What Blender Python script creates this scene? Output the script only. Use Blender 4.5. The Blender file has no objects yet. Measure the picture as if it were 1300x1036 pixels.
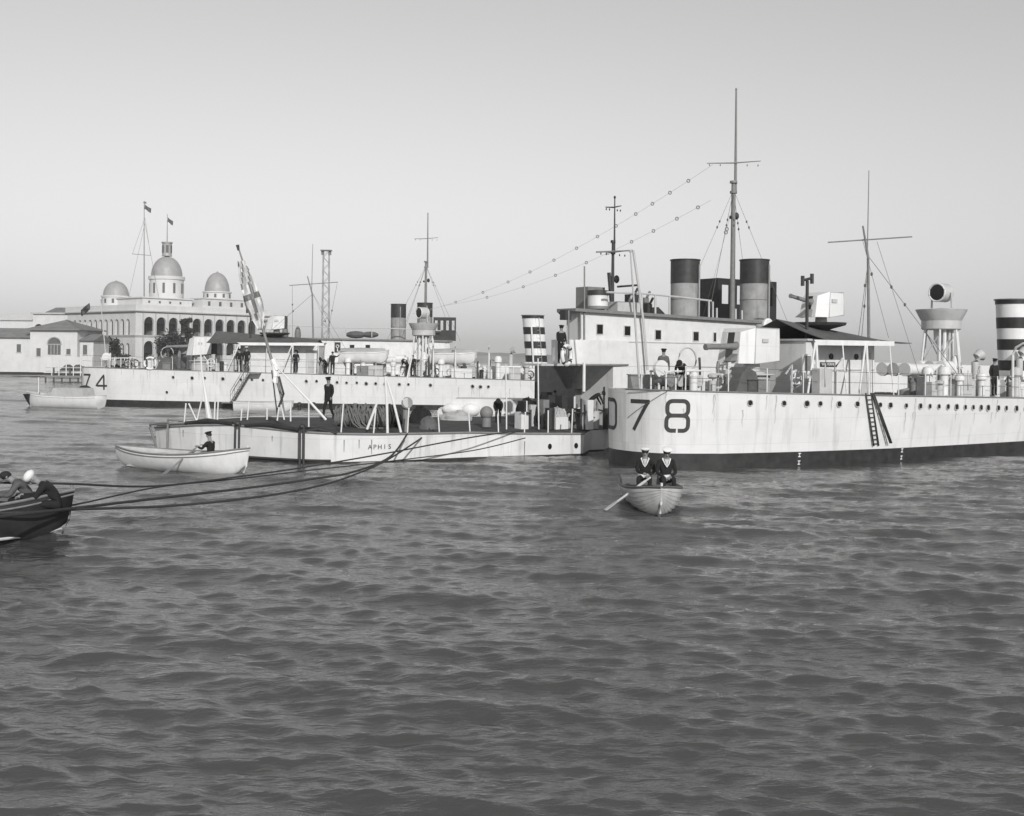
import bpy, bmesh, math, random
import numpy as np
from mathutils import Vector, Matrix, noise
random.seed(7)
R = math.radians
sc = bpy.context.scene
COL = sc.collection
F_PX, H, YH, RHO = 1400.0, 4.3, 450.0, 0.01
CR, SR = math.cos(RHO), math.sin(RHO)

# ------------------------------------------------------------------ camera
cd = bpy.data.cameras.new('camera'); cam = bpy.data.objects.new('camera', cd); COL.objects.link(cam)
cam.location = (0, 0, H)
cam.rotation_mode = 'XYZ'
cam.matrix_world = Matrix.Translation((0, 0, H)) @ Matrix.Rotation(math.pi/2, 4, 'X') @ Matrix.Rotation(RHO, 4, 'Z')
cd.sensor_fit = 'HORIZONTAL'; cd.sensor_width = 36; cd.lens = F_PX/1300*36
cd.shift_y = -(518-YH)/1300; cd.clip_start = 0.3; cd.clip_end = 9000
sc.camera = cam

def ray(px, py):
    u, v = (px-650)/F_PX, (YH-py)/F_PX
    return Vector((u*CR-v*SR, 1.0, u*SR+v*CR))
def proj(p):
    u, v = p[0]/p[1], (p[2]-H)/p[1]
    a, b = u*CR+v*SR, -u*SR+v*CR
    return 650+a*F_PX, YH-b*F_PX
def wy(px, py, Y):                     # point of the place at depth Y
    d = ray(px, py); return Vector((d.x*Y, Y, H+d.z*Y))
def wz(px, py, z):                     # point of the place at height z
    d = ray(px, py); t = (z-H)/d.z; return Vector((d.x*t, t, z))

# ------------------------------------------------------------------ materials
def mat(name, v, rough=0.6, var=0.12, scale=3.0, bump=0.0, bscale=None, metal=0.0, streak=0.0, stretch=(1, 1, 1), spec=0.4, plates=0.0):
    m = bpy.data.materials.new(name); m.use_nodes = True
    nt = m.node_tree; N = nt.nodes; L = nt.links
    b = N['Principled BSDF']; b.inputs['Roughness'].default_value = rough
    b.inputs['Metallic'].default_value = metal; b.inputs['Specular IOR Level'].default_value = spec
    tc = N.new('ShaderNodeTexCoord'); mp = N.new('ShaderNodeMapping'); mp.inputs['Scale'].default_value = stretch
    L.new(tc.outputs['Object'], mp.inputs['Vector'])
    n = N.new('ShaderNodeTexNoise'); n.inputs['Scale'].default_value = scale; n.inputs['Detail'].default_value = 6; n.inputs['Roughness'].default_value = .62
    L.new(mp.outputs['Vector'], n.inputs['Vector'])
    r = N.new('ShaderNodeMapRange'); r.inputs['From Min'].default_value = .3; r.inputs['From Max'].default_value = .7
    r.inputs['To Min'].default_value = 1-var; r.inputs['To Max'].default_value = 1+var*.6
    L.new(n.outputs['Fac'], r.inputs['Value'])
    cur = r.outputs['Result']
    def mul(sock):
        nonlocal cur
        q = N.new('ShaderNodeMath'); q.operation = 'MULTIPLY'; L.new(cur, q.inputs[0]); L.new(sock, q.inputs[1]); cur = q.outputs[0]
    if streak:
        mp2 = N.new('ShaderNodeMapping'); mp2.inputs['Scale'].default_value = (2.2, 2.2, .22); L.new(tc.outputs['Object'], mp2.inputs['Vector'])
        n2 = N.new('ShaderNodeTexNoise'); n2.inputs['Scale'].default_value = 1.6; n2.inputs['Detail'].default_value = 5; L.new(mp2.outputs['Vector'], n2.inputs['Vector'])
        r2 = N.new('ShaderNodeMapRange'); r2.inputs['From Min'].default_value = .56; r2.inputs['From Max'].default_value = .74
        r2.inputs['To Min'].default_value = 1; r2.inputs['To Max'].default_value = 1-streak; L.new(n2.outputs['Fac'], r2.inputs['Value']); mul(r2.outputs['Result'])
    if plates:
        mp3 = N.new('ShaderNodeMapping'); mp3.inputs['Scale'].default_value = (1, 1, 1); mp3.inputs['Rotation'].default_value = (R(90), 0, 0)
        L.new(tc.outputs['Object'], mp3.inputs['Vector'])
        bt = N.new('ShaderNodeTexBrick'); bt.inputs['Scale'].default_value = 1; bt.inputs['Mortar Size'].default_value = .016; bt.inputs['Mortar Smooth'].default_value = .4
        bt.inputs['Brick Width'].default_value = 3.4; bt.inputs['Row Height'].default_value = .95; bt.inputs['Bias'].default_value = 0
        bt.inputs['Color1'].default_value = (1, 1, 1, 1); bt.inputs['Color2'].default_value = (1-plates*.6,)*3+(1,); bt.inputs['Mortar'].default_value = (1-plates*2.2,)*3+(1,)
        L.new(mp3.outputs['Vector'], bt.inputs['Vector']); mul(bt.outputs['Color'])
    q = N.new('ShaderNodeMath'); q.operation = 'MULTIPLY'; q.inputs[1].default_value = v; L.new(cur, q.inputs[0])
    L.new(q.outputs[0], b.inputs['Base Color'])
    if bump:
        n3 = N.new('ShaderNodeTexNoise'); n3.inputs['Scale'].default_value = bscale or scale*3; n3.inputs['Detail'].default_value = 5
        L.new(mp.outputs['Vector'], n3.inputs['Vector'])
        bp = N.new('ShaderNodeBump'); bp.inputs['Strength'].default_value = bump; bp.inputs['Distance'].default_value = .05
        L.new(n3.outputs['Fac'], bp.inputs['Height']); L.new(bp.outputs['Normal'], b.inputs['Normal'])
    return m

M = dict(
    hullw=mat('hull_white', .74, .5, .07, .9, .15, 1.2, streak=.2, plates=.05),
    hulla=mat('hull_white_worn', .72, .55, .10, 1.1, .2, 1.5, streak=.35, plates=.07),
    white=mat('white_paint', .74, .5, .10, 2.0, .05, streak=.10),
    white2=mat('white_paint_bright', .80, .5, .08, 2.0, streak=.14),
    offw=mat('pale_grey_paint', .52, .55, .14, 2.0, .05, streak=.15),
    boot=mat('boot_black', .035, .55, .5, 2.5, .1, streak=.0),
    black=mat('black_paint', .03, .5, .4, 3),
    dark=mat('dark_steel', .045, .5, .35, 4, .1),
    grey=mat('grey_steel', .22, .55, .2, 4, .1),
    fun=mat('funnel_grey', .33, .6, .26, 2, .05, streak=.28),
    deck=mat('deck_dark', .06, .8, .45, 2.2, .3, 9),
    canvas=mat('dark_canvas', .12, .9, .22, 1.5, .5, 2.5),
    canvasl=mat('pale_canvas', .42, .9, .15, 1.5, .5, 2.5),
    rope=mat('manila_rope', .17, .9, .3, 14, .4),
    roped=mat('tarred_rope', .045, .9, .3, 14, .2),
    wire=mat('wire', .12, .6, .1, 4),
    glass=mat('porthole_glass', .015, .2, .1, 3),
    num=mat('number_paint', .045, .6, .35, 6),
    cloth=mat('navy_cloth', .016, .9, .35, 9, .3),
    clothg=mat('grey_cloth', .11, .9, .3, 9, .3),
    skin=mat('skin', .26, .6, .12, 12),
    wcloth=mat('white_cloth', .8, .9, .05, 9, .2),
    hair=mat('hair', .02, .8, .2, 30),
    wood=mat('boat_wood', .13, .6, .3, 4, .2, stretch=(1, 6, 6)),
    oar=mat('oar_wood', .5, .6, .15, 4),
    boatw=mat('boat_white', .72, .45, .1, 2.5, .05, streak=.1),
    boatg=mat('boat_pale_varnish', .5, .45, .16, 3, .05),
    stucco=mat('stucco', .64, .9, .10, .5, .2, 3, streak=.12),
    stucco_shade=mat('stucco_inner_shaded', .3, .9, .15, .5, .2, 3),  # darker copy of the stucco, paints shade into the walls behind the arches
    trim=mat('stone_trim', .48, .9, .12, 1, .1),
    roof=mat('tile_roof', .22, .9, .2, .8, .4, 5, stretch=(1, 1, 3)),
    dome=mat('dome_tiles', .36, .45, .16, 1.2, .3, 4),
    shut=mat('shutter', .13, .7, .2, 2),
    leaf=mat('foliage', .05, .8, .5, 2),
    bark=mat('bark', .09, .9, .3, 6, .5),
    ground=mat('quay_stone', .3, .95, .2, .6, .3, 2),
    rust=mat('rust_stain', .5, .85, .3, 8),
    land=mat('shore_ground', .3, .95, .3, .05),
)

# ------------------------------------------------------------------ mesh builder
class MB:
    def __init__(s): s.v = []; s.f = []; s.mi = []; s.cur = 0; s.sm = []
    def add(s, vs, fs, smooth=False):
        o = len(s.v); s.v += [tuple(p) for p in vs]
        for f in fs: s.f.append(tuple(i+o for i in f)); s.mi.append(s.cur); s.sm.append(smooth)
        return s
    def box(s, c, d, rz=0.0, m=None):
        x, y, z = d[0]/2, d[1]/2, d[2]/2
        P = [Vector((sx*x, sy*y, sz*z)) for sx in (-1, 1) for sy in (-1, 1) for sz in (-1, 1)]
        Q = Matrix.Rotation(rz, 3, 'Z') if m is None else m
        P = [Q @ p + Vector(c) for p in P]
        return s.add(P, [(0, 1, 3, 2), (4, 6, 7, 5), (0, 4, 5, 1), (2, 3, 7, 6), (0, 2, 6, 4), (1, 5, 7, 3)])
    def bb(s, a, b):
        return s.box([(a[i]+b[i])/2 for i in range(3)], [abs(b[i]-a[i]) for i in range(3)])
    def ring(s, c, t, r, n, ref=None):
        t = Vector(t).normalized(); ref = Vector(ref) if ref else (Vector((0, 0, 1)) if abs(t.z) < .9 else Vector((1, 0, 0)))
        a = t.cross(ref).normalized(); b = a.cross(t)
        return [Vector(c)+a*math.cos(2*math.pi*i/n)*r+b*math.sin(2*math.pi*i/n)*r for i in range(n)]
    def tube(s, pts, r, n=8, caps=True, closed=False):
        pts = [Vector(p) for p in pts]; k = len(pts); V = []
        rr = r if isinstance(r, (list, tuple)) else [r]*k
        for i, p in enumerate(pts):
            if closed: t = pts[(i+1) % k]-pts[i-1]
            else: t = pts[min(i+1, k-1)]-pts[max(i-1, 0)]
            V += s.ring(p, t, rr[i], n)
        fs = []
        for i in range(k if closed else k-1):
            for j in range(n):
                a, b = i*n, ((i+1) % k)*n
                fs.append((a+j, a+(j+1) % n, b+(j+1) % n, b+j))
        if caps and not closed:
            fs.append(tuple(range(n-1, -1, -1))); fs.append(tuple((k-1)*n+j for j in range(n)))
        return s.add(V, fs, n > 5)
    def cyl(s, a, b, r0, r1=None, n=16):
        return s.tube([a, b], [r0, r0 if r1 is None else r1], n)
    def lathe(s, c, prof, n=24, axis='z', smooth=True, m=None, sx=1, sy=1):
        V = []; fs = []
        for r, z in prof:
            for j in range(n):
                t = 2*math.pi*j/n; p = Vector((r*math.cos(t)*sx, r*math.sin(t)*sy, z))
                if m is not None: p = m @ p
                V.append(p+Vector(c))
        for i in range(len(prof)-1):
            for j in range(n): fs.append((i*n+j, i*n+(j+1) % n, (i+1)*n+(j+1) % n, (i+1)*n+j))
        fs.append(tuple(range(n-1, -1, -1))); fs.append(tuple((len(prof)-1)*n+j for j in range(n)))
        return s.add(V, fs, smooth)
    def prism(s, poly, d):
        d = Vector(d); n = len(poly); V = [Vector(p) for p in poly]+[Vector(p)+d for p in poly]
        return s.add(V, [tuple(range(n-1, -1, -1)), tuple(range(n, 2*n))]+[(i, (i+1) % n, n+(i+1) % n, n+i) for i in range(n)])
    def ell(s, c, r, n=14, k=8, m=None):
        prof = [(math.sin(math.pi*i/k), -math.cos(math.pi*i/k)) for i in range(k+1)]
        prof[0] = (1e-3, -1); prof[-1] = (1e-3, 1)
        mm = Matrix.Diagonal(Vector(r)); mm = (m @ mm) if m is not None else mm
        return s.lathe(c, prof, n, m=mm)
    def torus(s, c, R0, r, axis=(0, 1, 0), n=24, k=8):
        return s.tube(s.ring(c, axis, R0, n), r, k, closed=True)
    def build(s, name, mt, parent=None, col=COL):
        me = bpy.data.meshes.new(name); me.from_pydata(s.v, [], s.f)
        for m_ in (mt if isinstance(mt, list) else [mt]): me.materials.append(m_)
        me.polygons.foreach_set('material_index', s.mi)
        me.polygons.foreach_set('use_smooth', s.sm)
        bm = bmesh.new(); bm.from_mesh(me); bmesh.ops.recalc_face_normals(bm, faces=bm.faces); bm.to_mesh(me); bm.free()
        me.update(); me.set_sharp_from_angle(angle=R(38)); me.polygons.foreach_set('use_smooth', s.sm); me.update()
        o = bpy.data.objects.new(name, me); col.objects.link(o)
        if parent is not None: o.parent = parent
        return o
def tag(o, label=None, cat=None, group=None, kind=None):
    if label: o['label'] = label
    if cat: o['category'] = cat
    if group: o['group'] = group
    if kind: o['kind'] = kind
    return o
def empty(name, loc, rz=0, label=None, cat=None, group=None):
    o = bpy.data.objects.new(name, None); COL.objects.link(o); o.location = loc; o.rotation_euler = (0, 0, rz); o.empty_display_size = .2
    return tag(o, label, cat, group)
def copy_child(o, parent, loc=None, rot=None):
    c = o.copy(); COL.objects.link(c); c.parent = parent
    if loc is not None: c.location = loc
    if rot is not None: c.rotation_euler = rot
    for g in list(o.children):
        d = g.copy(); COL.objects.link(d); d.parent = c
    return c
def sheath(o, flat=False):
    return o

class Frame:                            # local x along the thing, local y away from the viewer's side, z up
    def __init__(s, O, th):
        s.O = Vector((O[0], O[1], 0)); s.th = th
        s.u = Vector((math.cos(th), math.sin(th), 0)); s.w = Vector((-math.sin(th), math.cos(th), 0))
    def W(s, p): return s.O + s.u*p[0] + s.w*p[1] + Vector((0, 0, p[2]))
    def L(s, p):
        q = Vector(p)-s.O; return Vector((q.dot(s.u), q.dot(s.w), p[2]))
    def at(s, px, py, y=0.0):           # where the ray meets the lengthwise plane local-y = y
        d = ray(px, py); t = (y + s.O.dot(s.w))/d.dot(s.w)
        return s.L(Vector((d.x*t, d.y*t, H+d.z*t)))
    def pr(s, p): return proj(s.W(p))

# ------------------------------------------------------------------ world, light
w = bpy.data.worlds.new('World'); sc.world = w; w.use_nodes = True
SUN_EL, SUN_AZ = R(25), R(15)           # rays run away from the viewer and a little to the left
nt = w.node_tree; bg = nt.nodes['Background']; bg.inputs['Strength'].default_value = .097
sky = nt.nodes.new('ShaderNodeTexSky'); sky.sky_type = 'NISHITA'; sky.sun_disc = False
sky.sun_elevation = SUN_EL
# direction towards the sun
sd = Vector((math.sin(SUN_AZ)*math.cos(SUN_EL), -math.cos(SUN_AZ)*math.cos(SUN_EL), math.sin(SUN_EL)))
sky.sun_rotation = math.atan2(sd.x, sd.y); sky.dust_density = 0.0; sky.air_density = 1.5; sky.ozone_density = 1
sep = nt.nodes.new('ShaderNodeSeparateColor')              # black and white film, mostly sensitive to blue light
nt.links.new(sky.outputs['Color'], sep.inputs['Color'])
mxs = nt.nodes.new('ShaderNodeMath'); mxs.operation = 'MULTIPLY_ADD'; mxs.inputs[1].default_value = .30
mbl = nt.nodes.new('ShaderNodeMath'); mbl.operation = 'MULTIPLY'; mbl.inputs[1].default_value = .70
nt.links.new(sep.outputs['Blue'], mbl.inputs[0]); nt.links.new(sep.outputs['Green'], mxs.inputs[0]); nt.links.new(mbl.outputs[0], mxs.inputs[2])
nt.links.new(mxs.outputs[0], bg.inputs['Color'])
sl = bpy.data.lights.new('sun', 'SUN'); sl.energy = 2.9; sl.angle = R(.5); sl.color = (1, .99, .97)
so = bpy.data.objects.new('sun', sl); COL.objects.link(so); so.location = (0, 0, 60)
so.rotation_mode = 'QUATERNION'; so.rotation_quaternion = sd.to_track_quat('Z', 'Y')
sc.view_settings.view_transform = 'Standard'; sc.view_settings.look = 'None'; sc.view_settings.gamma = 1
sc.view_settings.exposure = EXPO = 0.10

# ------------------------------------------------------------------ water
def build_water():
    nr, nc = 1500, 860
    t = np.linspace(0, 1, nr)
    Y = 8.5*np.exp(t*np.log(3400/8.5))
    u = np.linspace(-1, 1, nc)
    X = u[None, :]*(Y[:, None]*.72+6)
    YY = np.repeat(Y[:, None], nc, 1)
    # the sheet starts behind the viewer
    sp = np.gradient(Y)[:, None]; spx = (Y[:, None]*.72+6)*2/nc
    Z = np.zeros_like(X); DX = np.zeros_like(X); DY = np.zeros_like(X)
    rs = np.random.RandomState(5)
    main = R(76)
    n = 130
    for i in range(n):
        lam = .17*(6.0/.17)**(((i+rs.rand())/n)**1.15)
        k = 2*np.pi/lam
        th = main+rs.randn()*(.22 if lam > 1.0 else .42)
        amp = .0078*lam**.88 * (.5+1.0*rs.rand())*(.92 if lam < .7 else (.74 if lam < 1.4 else (.54 if lam < 3.0 else .40)))
        kx, ky = k*np.cos(th), k*np.sin(th)
        ph = rs.rand()*6.283
        # wind patches vary the chop
        fade = np.clip((lam/(np.maximum(sp*abs(np.sin(th))*1.0, spx*abs(np.cos(th)))+1e-6)-2.2)/2.5, 0, 1)
        wx = .9*np.sin(X*.21+YY*.13+i)+.7*np.sin(X*.11-YY*.19+2*i)
        A = kx*X+ky*YY+ph+wx
        pat = .75+.45*np.sin(X*.07+YY*.16+i*.7)*np.sin(X*.13-YY*.08+i*1.3)
        a = amp*fade*pat
        Z += a*np.cos(A); DX -= a*.6*np.cos(th)*np.sin(A); DY -= a*.6*np.sin(th)*np.sin(A)
    V = np.stack([X+DX, YY+DY, Z], -1).reshape(-1, 3).astype(np.float32)
    # border ring to the sides and behind keeps the sheet going outside the picture
    idx = np.arange(nr*nc).reshape(nr, nc)
    q = np.stack([idx[:-1, :-1], idx[:-1, 1:], idx[1:, 1:], idx[1:, :-1]], -1).reshape(-1, 4)
    ext = []
    base = nr*nc
    W_ = 5000.0
    exv = [(-W_, -600, 0), (W_, -600, 0), (W_, 3400, 0), (-W_, 3400, 0)]
    V = np.concatenate([V, np.array(exv, np.float32)])
    me = bpy.data.meshes.new('water')
    nf = len(q)
    # side and back sheets joined to the grid's border, one n-gon each
    loops = [q.reshape(-1)]; totals = [4]*nf
    left = [base+3]+[int(idx[i, 0]) for i in range(nr-1, -1, -1)]+[base]
    right = [base+1]+[int(idx[i, nc-1]) for i in range(nr)]+[base+2]
    back = [base]+[int(idx[0, j]) for j in range(nc)]+[base+1]
    for fl in (left, right, back): loops.append(np.array(fl)); totals.append(len(fl))
    loops = np.concatenate(loops).astype(np.int32); totals = np.array(totals, np.int32)
    starts = np.concatenate([[0], np.cumsum(totals)[:-1]]).astype(np.int32)
    me.vertices.add(len(V)); me.vertices.foreach_set('co', V.reshape(-1))
    me.loops.add(len(loops)); me.loops.foreach_set('vertex_index', loops)
    me.polygons.add(len(totals)); me.polygons.foreach_set('loop_start', starts); me.polygons.foreach_set('loop_total', totals)
    sm = np.ones(len(totals), bool); sm[-3:] = False; me.polygons.foreach_set('use_smooth', sm)
    me.update(); me.validate()
    m = bpy.data.materials.new('harbour_water'); m.use_nodes = True; N = m.node_tree.nodes; L = m.node_tree.links
    b = N['Principled BSDF']; b.inputs['IOR'].default_value = 1.85; b.inputs['Roughness'].default_value = .07
    b.inputs['Base Color'].default_value = (.062, .062, .062, 1); b.inputs['Specular IOR Level'].default_value = .5
    tc = N.new('ShaderNodeTexCoord')
    prev = None
    for s_, st, dist, stren in ((2.4, (.55, 1.7, 1), .045, .7), (7.0, (.55, 1.7, 1), .022, .8), (19.0, (.6, 1.6, 1), .006, .8)):
        mp = N.new('ShaderNodeMapping'); mp.inputs['Scale'].default_value = st; mp.inputs['Rotation'].default_value = (0, 0, R(-24))
        L.new(tc.outputs['Object'], mp.inputs['Vector'])
        n_ = N.new('ShaderNodeTexNoise'); n_.inputs['Scale'].default_value = s_; n_.inputs['Detail'].default_value = 4; n_.inputs['Roughness'].default_value = .55
        n_.inputs['Distortion'].default_value = .35
        L.new(mp.outputs['Vector'], n_.inputs['Vector'])
        bp = N.new('ShaderNodeBump'); bp.inputs['Strength'].default_value = stren; bp.inputs['Distance'].default_value = dist
        L.new(n_.outputs['Fac'], bp.inputs['Height'])
        if prev: L.new(prev.outputs['Normal'], bp.inputs['Normal'])
        prev = bp
    L.new(prev.outputs['Normal'], b.inputs['Normal'])
    me.materials.append(m)
    o = bpy.data.objects.new('water', me); COL.objects.link(o); o['kind'] = 'structure'; o['label'] = 'choppy grey harbour water'
build_water()

# ------------------------------------------------------------------ people
def person(loc, rz, pose, label, near=False, top='cloth', legs='cloth', cap='white', scale=1.0, collar=False, group=None, waist=False):
    """pose: dict of joints in metres, x = the figure's left/right, y = the way it faces, z up, origin at the base"""
    root = empty('person', loc, rz, label, 'person', group); root.scale = (scale,)*3
    J = {k: Vector(v) for k, v in pose.items()}
    names = []; P = []; Rr = []; E = []; reg = []
    def nd(p, r, par, g):
        P.append(Vector(p)); Rr.append(r if isinstance(r, tuple) else (r, r)); reg.append(g)
        if par is not None: E.append((par, len(P)-1))
        return len(P)-1
    pel = nd(J['pel'], (.155, .115), None, 2)
    sp = nd((J['pel']*.55+J['chest']*.45), (.14, .105), pel, 1)
    ch = nd(J['chest'], (.165, .115), sp, 1)
    nb = nd(J['neck'], .062, ch, 0)
    hd = (J['head']-J['neck'])
    h1 = nd(J['neck']+hd*.45, .068, nb, 0)
    h2 = nd(J['head'], (.078, .092), h1, 0)
    h3 = nd(J['head']+hd.normalized()*.075, (.07, .082), h2, 0)
    hands = []
    for s_ in ('L', 'R'):
        sh = nd(J['sh'+s_], .072, ch, 1); e = nd(J['el'+s_], .05, sh, 1)
        ha = nd(J['ha'+s_]*.96+J['el'+s_]*.04, .037, e, 1); dd = (J['ha'+s_]-J['el'+s_]).normalized()
        pm = nd(J['ha'+s_]+dd*.05, (.042, .026), ha, 0); hands.append((J['ha'+s_]+dd*.07, dd, s_))
        nd(J['ha'+s_]+dd*.085, (.038, .02), pm, 0)
        hp = nd(J['hip'+s_], .098, pel, 2); kn = nd(J['kn'+s_], .066, hp, 2); an = nd(J['an'+s_], .048, kn, 2)
        tv = (J['toe'+s_]-J['an'+s_]); nd(J['toe'+s_], .04, an, 3)
    me = bpy.data.meshes.new('body'); me.from_pydata([tuple(p) for p in P], E, []); me.update()
    ob = bpy.data.objects.new('body', me); COL.objects.link(ob)
    md = ob.modifiers.new('skin', 'SKIN'); md.use_smooth_shade = True
    sv = me.skin_vertices[0].data
    for i, v in enumerate(sv): v.radius = Rr[i]
    sv[pel].use_root = True
    sb = ob.modifiers.new('sub', 'SUBSURF'); sb.levels = 2 if near else 1; sb.render_levels = sb.levels
    dg = bpy.context.evaluated_depsgraph_get(); dg.update()
    me2 = bpy.data.meshes.new_from_object(ob.evaluated_get(dg))
    bpy.data.objects.remove(ob); bpy.data.meshes.remove(me)
    me2.name = 'body'
    for m_ in (M['skin'], M[top], M[legs], M['black']):
        me2.materials.append(m_)
    for p in me2.polygons:
        c = p.center; best = 0; bd = 9
        for i, q in enumerate(P):
            d = (c-q).length/ (Rr[i][0]+.03)
            if d < bd: bd = d; best = i
        for (a, b) in E:                                   # limbs: whichever bone runs closest
            t = max(0, min(1, (c-P[a]).dot(P[b]-P[a])/max(1e-6, (P[b]-P[a]).length_squared)))
            d = (c-(P[a].lerp(P[b], t))).length/((Rr[a][0]*(1-t)+Rr[b][0]*t)+.03)
            if d < bd: bd = d; best = b if t > .5 or reg[b] == reg[a] else a
        p.material_index = reg[best]; p.use_smooth = True
    body = bpy.data.objects.new('body', me2); COL.objects.link(body); body.parent = root
    if near:                                               # fingers, nose, ears on the body mesh
        mb = MB(); side = {}
        for hp_, dd, s_ in hands:
            sid = dd.cross(Vector((0, 0, 1))); sid = sid.normalized() if sid.length > .1 else Vector((1, 0, 0))
            dn = sid.cross(dd).normalized(); dn = -dn if dn.z > 0 else dn
            for k, ln in enumerate((.062, .072, .068, .052)):
                b0 = hp_+sid*(-.027+.018*k)
                mb.tube([b0, b0+dd*ln*.5+dn*.006, b0+dd*ln*.75+dn*.03, b0+dd*ln*.7+dn*.055], [.0095, .009, .008, .006], 6)
            b0 = hp_-dd*.04+sid*(.035 if s_ == 'L' else -.035)
            ts = sid if s_ == 'L' else -sid
            mb.tube([b0, b0+ts*.022+dd*.025, b0+ts*.018+dd*.05+dn*.02], [.012, .010, .008], 6)
        up = hd.normalized(); fw = Vector((0, 1, 0)); fw = (fw-up*fw.dot(up)).normalized(); rt = up.cross(fw)
        hc = J['head']
        mb.tube([hc+fw*.080+up*.03, hc+fw*.104-up*.012, hc+fw*.086-up*.022], [.009, .015, .009], 6)
        for q in (-1, 1): mb.ell(hc+rt*q*.078, (.012, .022, .032), 8, 5)
        f2 = mb.build('face_and_fingers', M['skin'], None)
        bm = bmesh.new(); bm.from_mesh(me2); n0 = len(bm.faces); bm.from_mesh(f2.data); bm.faces.ensure_lookup_table()
        for f in bm.faces[n0:]: f.material_index = 0; f.smooth = True
        bm.to_mesh(me2); bm.free(); bpy.data.objects.remove(f2)
        e = MB()
        for q in (-1, 1): e.ell(hc+rt*q*.031+fw*.082+up*.012, (.012, .008, .008), 8, 5)
        e.build('eye', M['hair'], root)
        mo = MB(); mo.ell(hc+fw*.078-up*.052, (.026, .010, .007), 8, 5); mo.build('mouth', M['clothg'], root)
    up = hd.normalized(); hc = J['head']+up*.03
    rot = up.to_track_quat('Z', 'Y').to_matrix()
    if cap in ('white', 'dark'):
        hm = MB(); hm.ell(J['head']+up*.045+Vector((0, -.012, 0)), (.091, .104, .075), 12, 8); hm.build('hair', M['hair'], root)
        c = MB(); c.lathe(J['head']+up*.085, [(.088, -.035), (.096, 0), (.098, .012), (.128, .03), (.132, .045), (.11, .06), (.05, .068)], 18, m=rot)
        c.build('cap', M['wcloth' if cap == 'white' else 'cloth'], root)
        if cap == 'white':
            b_ = MB(); b_.lathe(J['head']+up*.073, [(.098, -.02), (.100, .0), (.100, .016)], 18, m=rot); b_.build('cap_ribbon', M['cloth'], root)
    elif cap == 'hair':
        hm = MB(); hm.ell(J['head']+up*.045+Vector((0, -.018, 0)), (.094, .108, .085), 12, 8); hm.build('hair', M['hair'], root)
    elif cap == 'turban':
        hm = MB(); hm.lathe(J['head']+up*.05, [(.07, -.03), (.115, 0), (.13, .04), (.12, .08), (.07, .12), (.02, .13)], 14, m=rot); hm.build('turban', M['wcloth'], root)
    if collar:
        ch_ = J['chest']; nk = J['neck']; fwd = Vector((0, 1, 0))
        c = MB()
        a = nk+Vector((-.10, .03, -.01)); b = nk+Vector((.10, .03, -.01)); d = ch_+Vector((0, .128, -.03))
        c.tube([nk+Vector((-.075, -.06, .0)), a, ch_+Vector((-.05, .125, .05)), d], [.016, .02, .014, .008], 6)
        c.tube([nk+Vector((.075, -.06, .0)), b, ch_+Vector((.05, .125, .05)), d], [.016, .02, .014, .008], 6)
        c.build('collar', M['wcloth'], root)
        v = MB(); v.add([nk+Vector((-.06, .085, -.02)), nk+Vector((.06, .085, -.02)), d+Vector((0, .004, .01)), nk+Vector((0, .10, -.05))], [(0, 3, 2), (3, 1, 2), (0, 1, 3)]); v.build('vest', M['offw'], root)
    if waist:
        c = MB(); p0 = J['pel']+Vector((0, .10, .06)); c.tube([p0+Vector((-.17, -.04, 0)), p0+Vector((-.08, .055, .015)), p0+Vector((.08, .055, 0)), p0+Vector((.17, -.04, .01))], [.04, .055, .055, .04], 8); c.build('waist_cloth', M['wcloth'], root)
    return root

def stand(**kw):
    d = dict(pel=(0, 0, .93), chest=(0, 0, 1.30), neck=(0, .01, 1.50), head=(0, .03, 1.63),
             shL=(.185, 0, 1.40), elL=(.24, -.03, 1.12), haL=(.23, .04, .87), shR=(-.185, 0, 1.40), elR=(-.24, -.03, 1.12), haR=(-.23, .04, .87),
             hipL=(.09, 0, .86), knL=(.10, .02, .48), anL=(.10, -.01, .08), toeL=(.12, .13, .04), hipR=(-.09, 0, .86), knR=(-.10, .02, .48), anR=(-.10, -.01, .08), toeR=(-.12, .13, .04))
    d.update(kw); return d
def sit(**kw):                          # origin on the seat
    d = dict(pel=(0, 0, .10), chest=(0, .03, .44), neck=(0, .06, .64), head=(0, .08, .77),
             shL=(.185, .04, .55), elL=(.25, .12, .30), haL=(.12, .32, .22), shR=(-.185, .04, .55), elR=(-.25, .12, .30), haR=(-.12, .32, .22),
             hipL=(.10, .05, .09), knL=(.15, .44, .13), anL=(.14, .46, -.26), toeL=(.15, .60, -.30), hipR=(-.10, .05, .09), knR=(-.15, .44, .13), anR=(-.14, .46, -.26), toeR=(-.15, .60, -.30))
    d.update(kw); return d
def walk(**kw):
    d = stand(knL=(.10, .16, .50), anL=(.10, .22, .10), toeL=(.11, .36, .05), knR=(-.10, -.02, .48), anR=(-.10, -.22, .14), toeR=(-.11, -.10, .04),
              elL=(.24, -.10, 1.13), haL=(.24, -.06, .88), elR=(-.27, .05, 1.14), haR=(-.30, .20, .94)); d.update(kw); return d
def bend(**kw):
    d = stand(pel=(0, -.12, .86), chest=(0, .22, 1.10), neck=(0, .40, 1.18), head=(0, .52, 1.20), shL=(.18, .30, 1.14), elL=(.21, .42, .90), haL=(.14, .52, .70),
              shR=(-.18, .30, 1.14), elR=(-.21, .42, .90), haR=(-.14, .52, .70), hipL=(.09, -.12, .80), hipR=(-.09, -.12, .80), knL=(.1, .03, .46), knR=(-.1, .03, .46)); d.update(kw); return d

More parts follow.
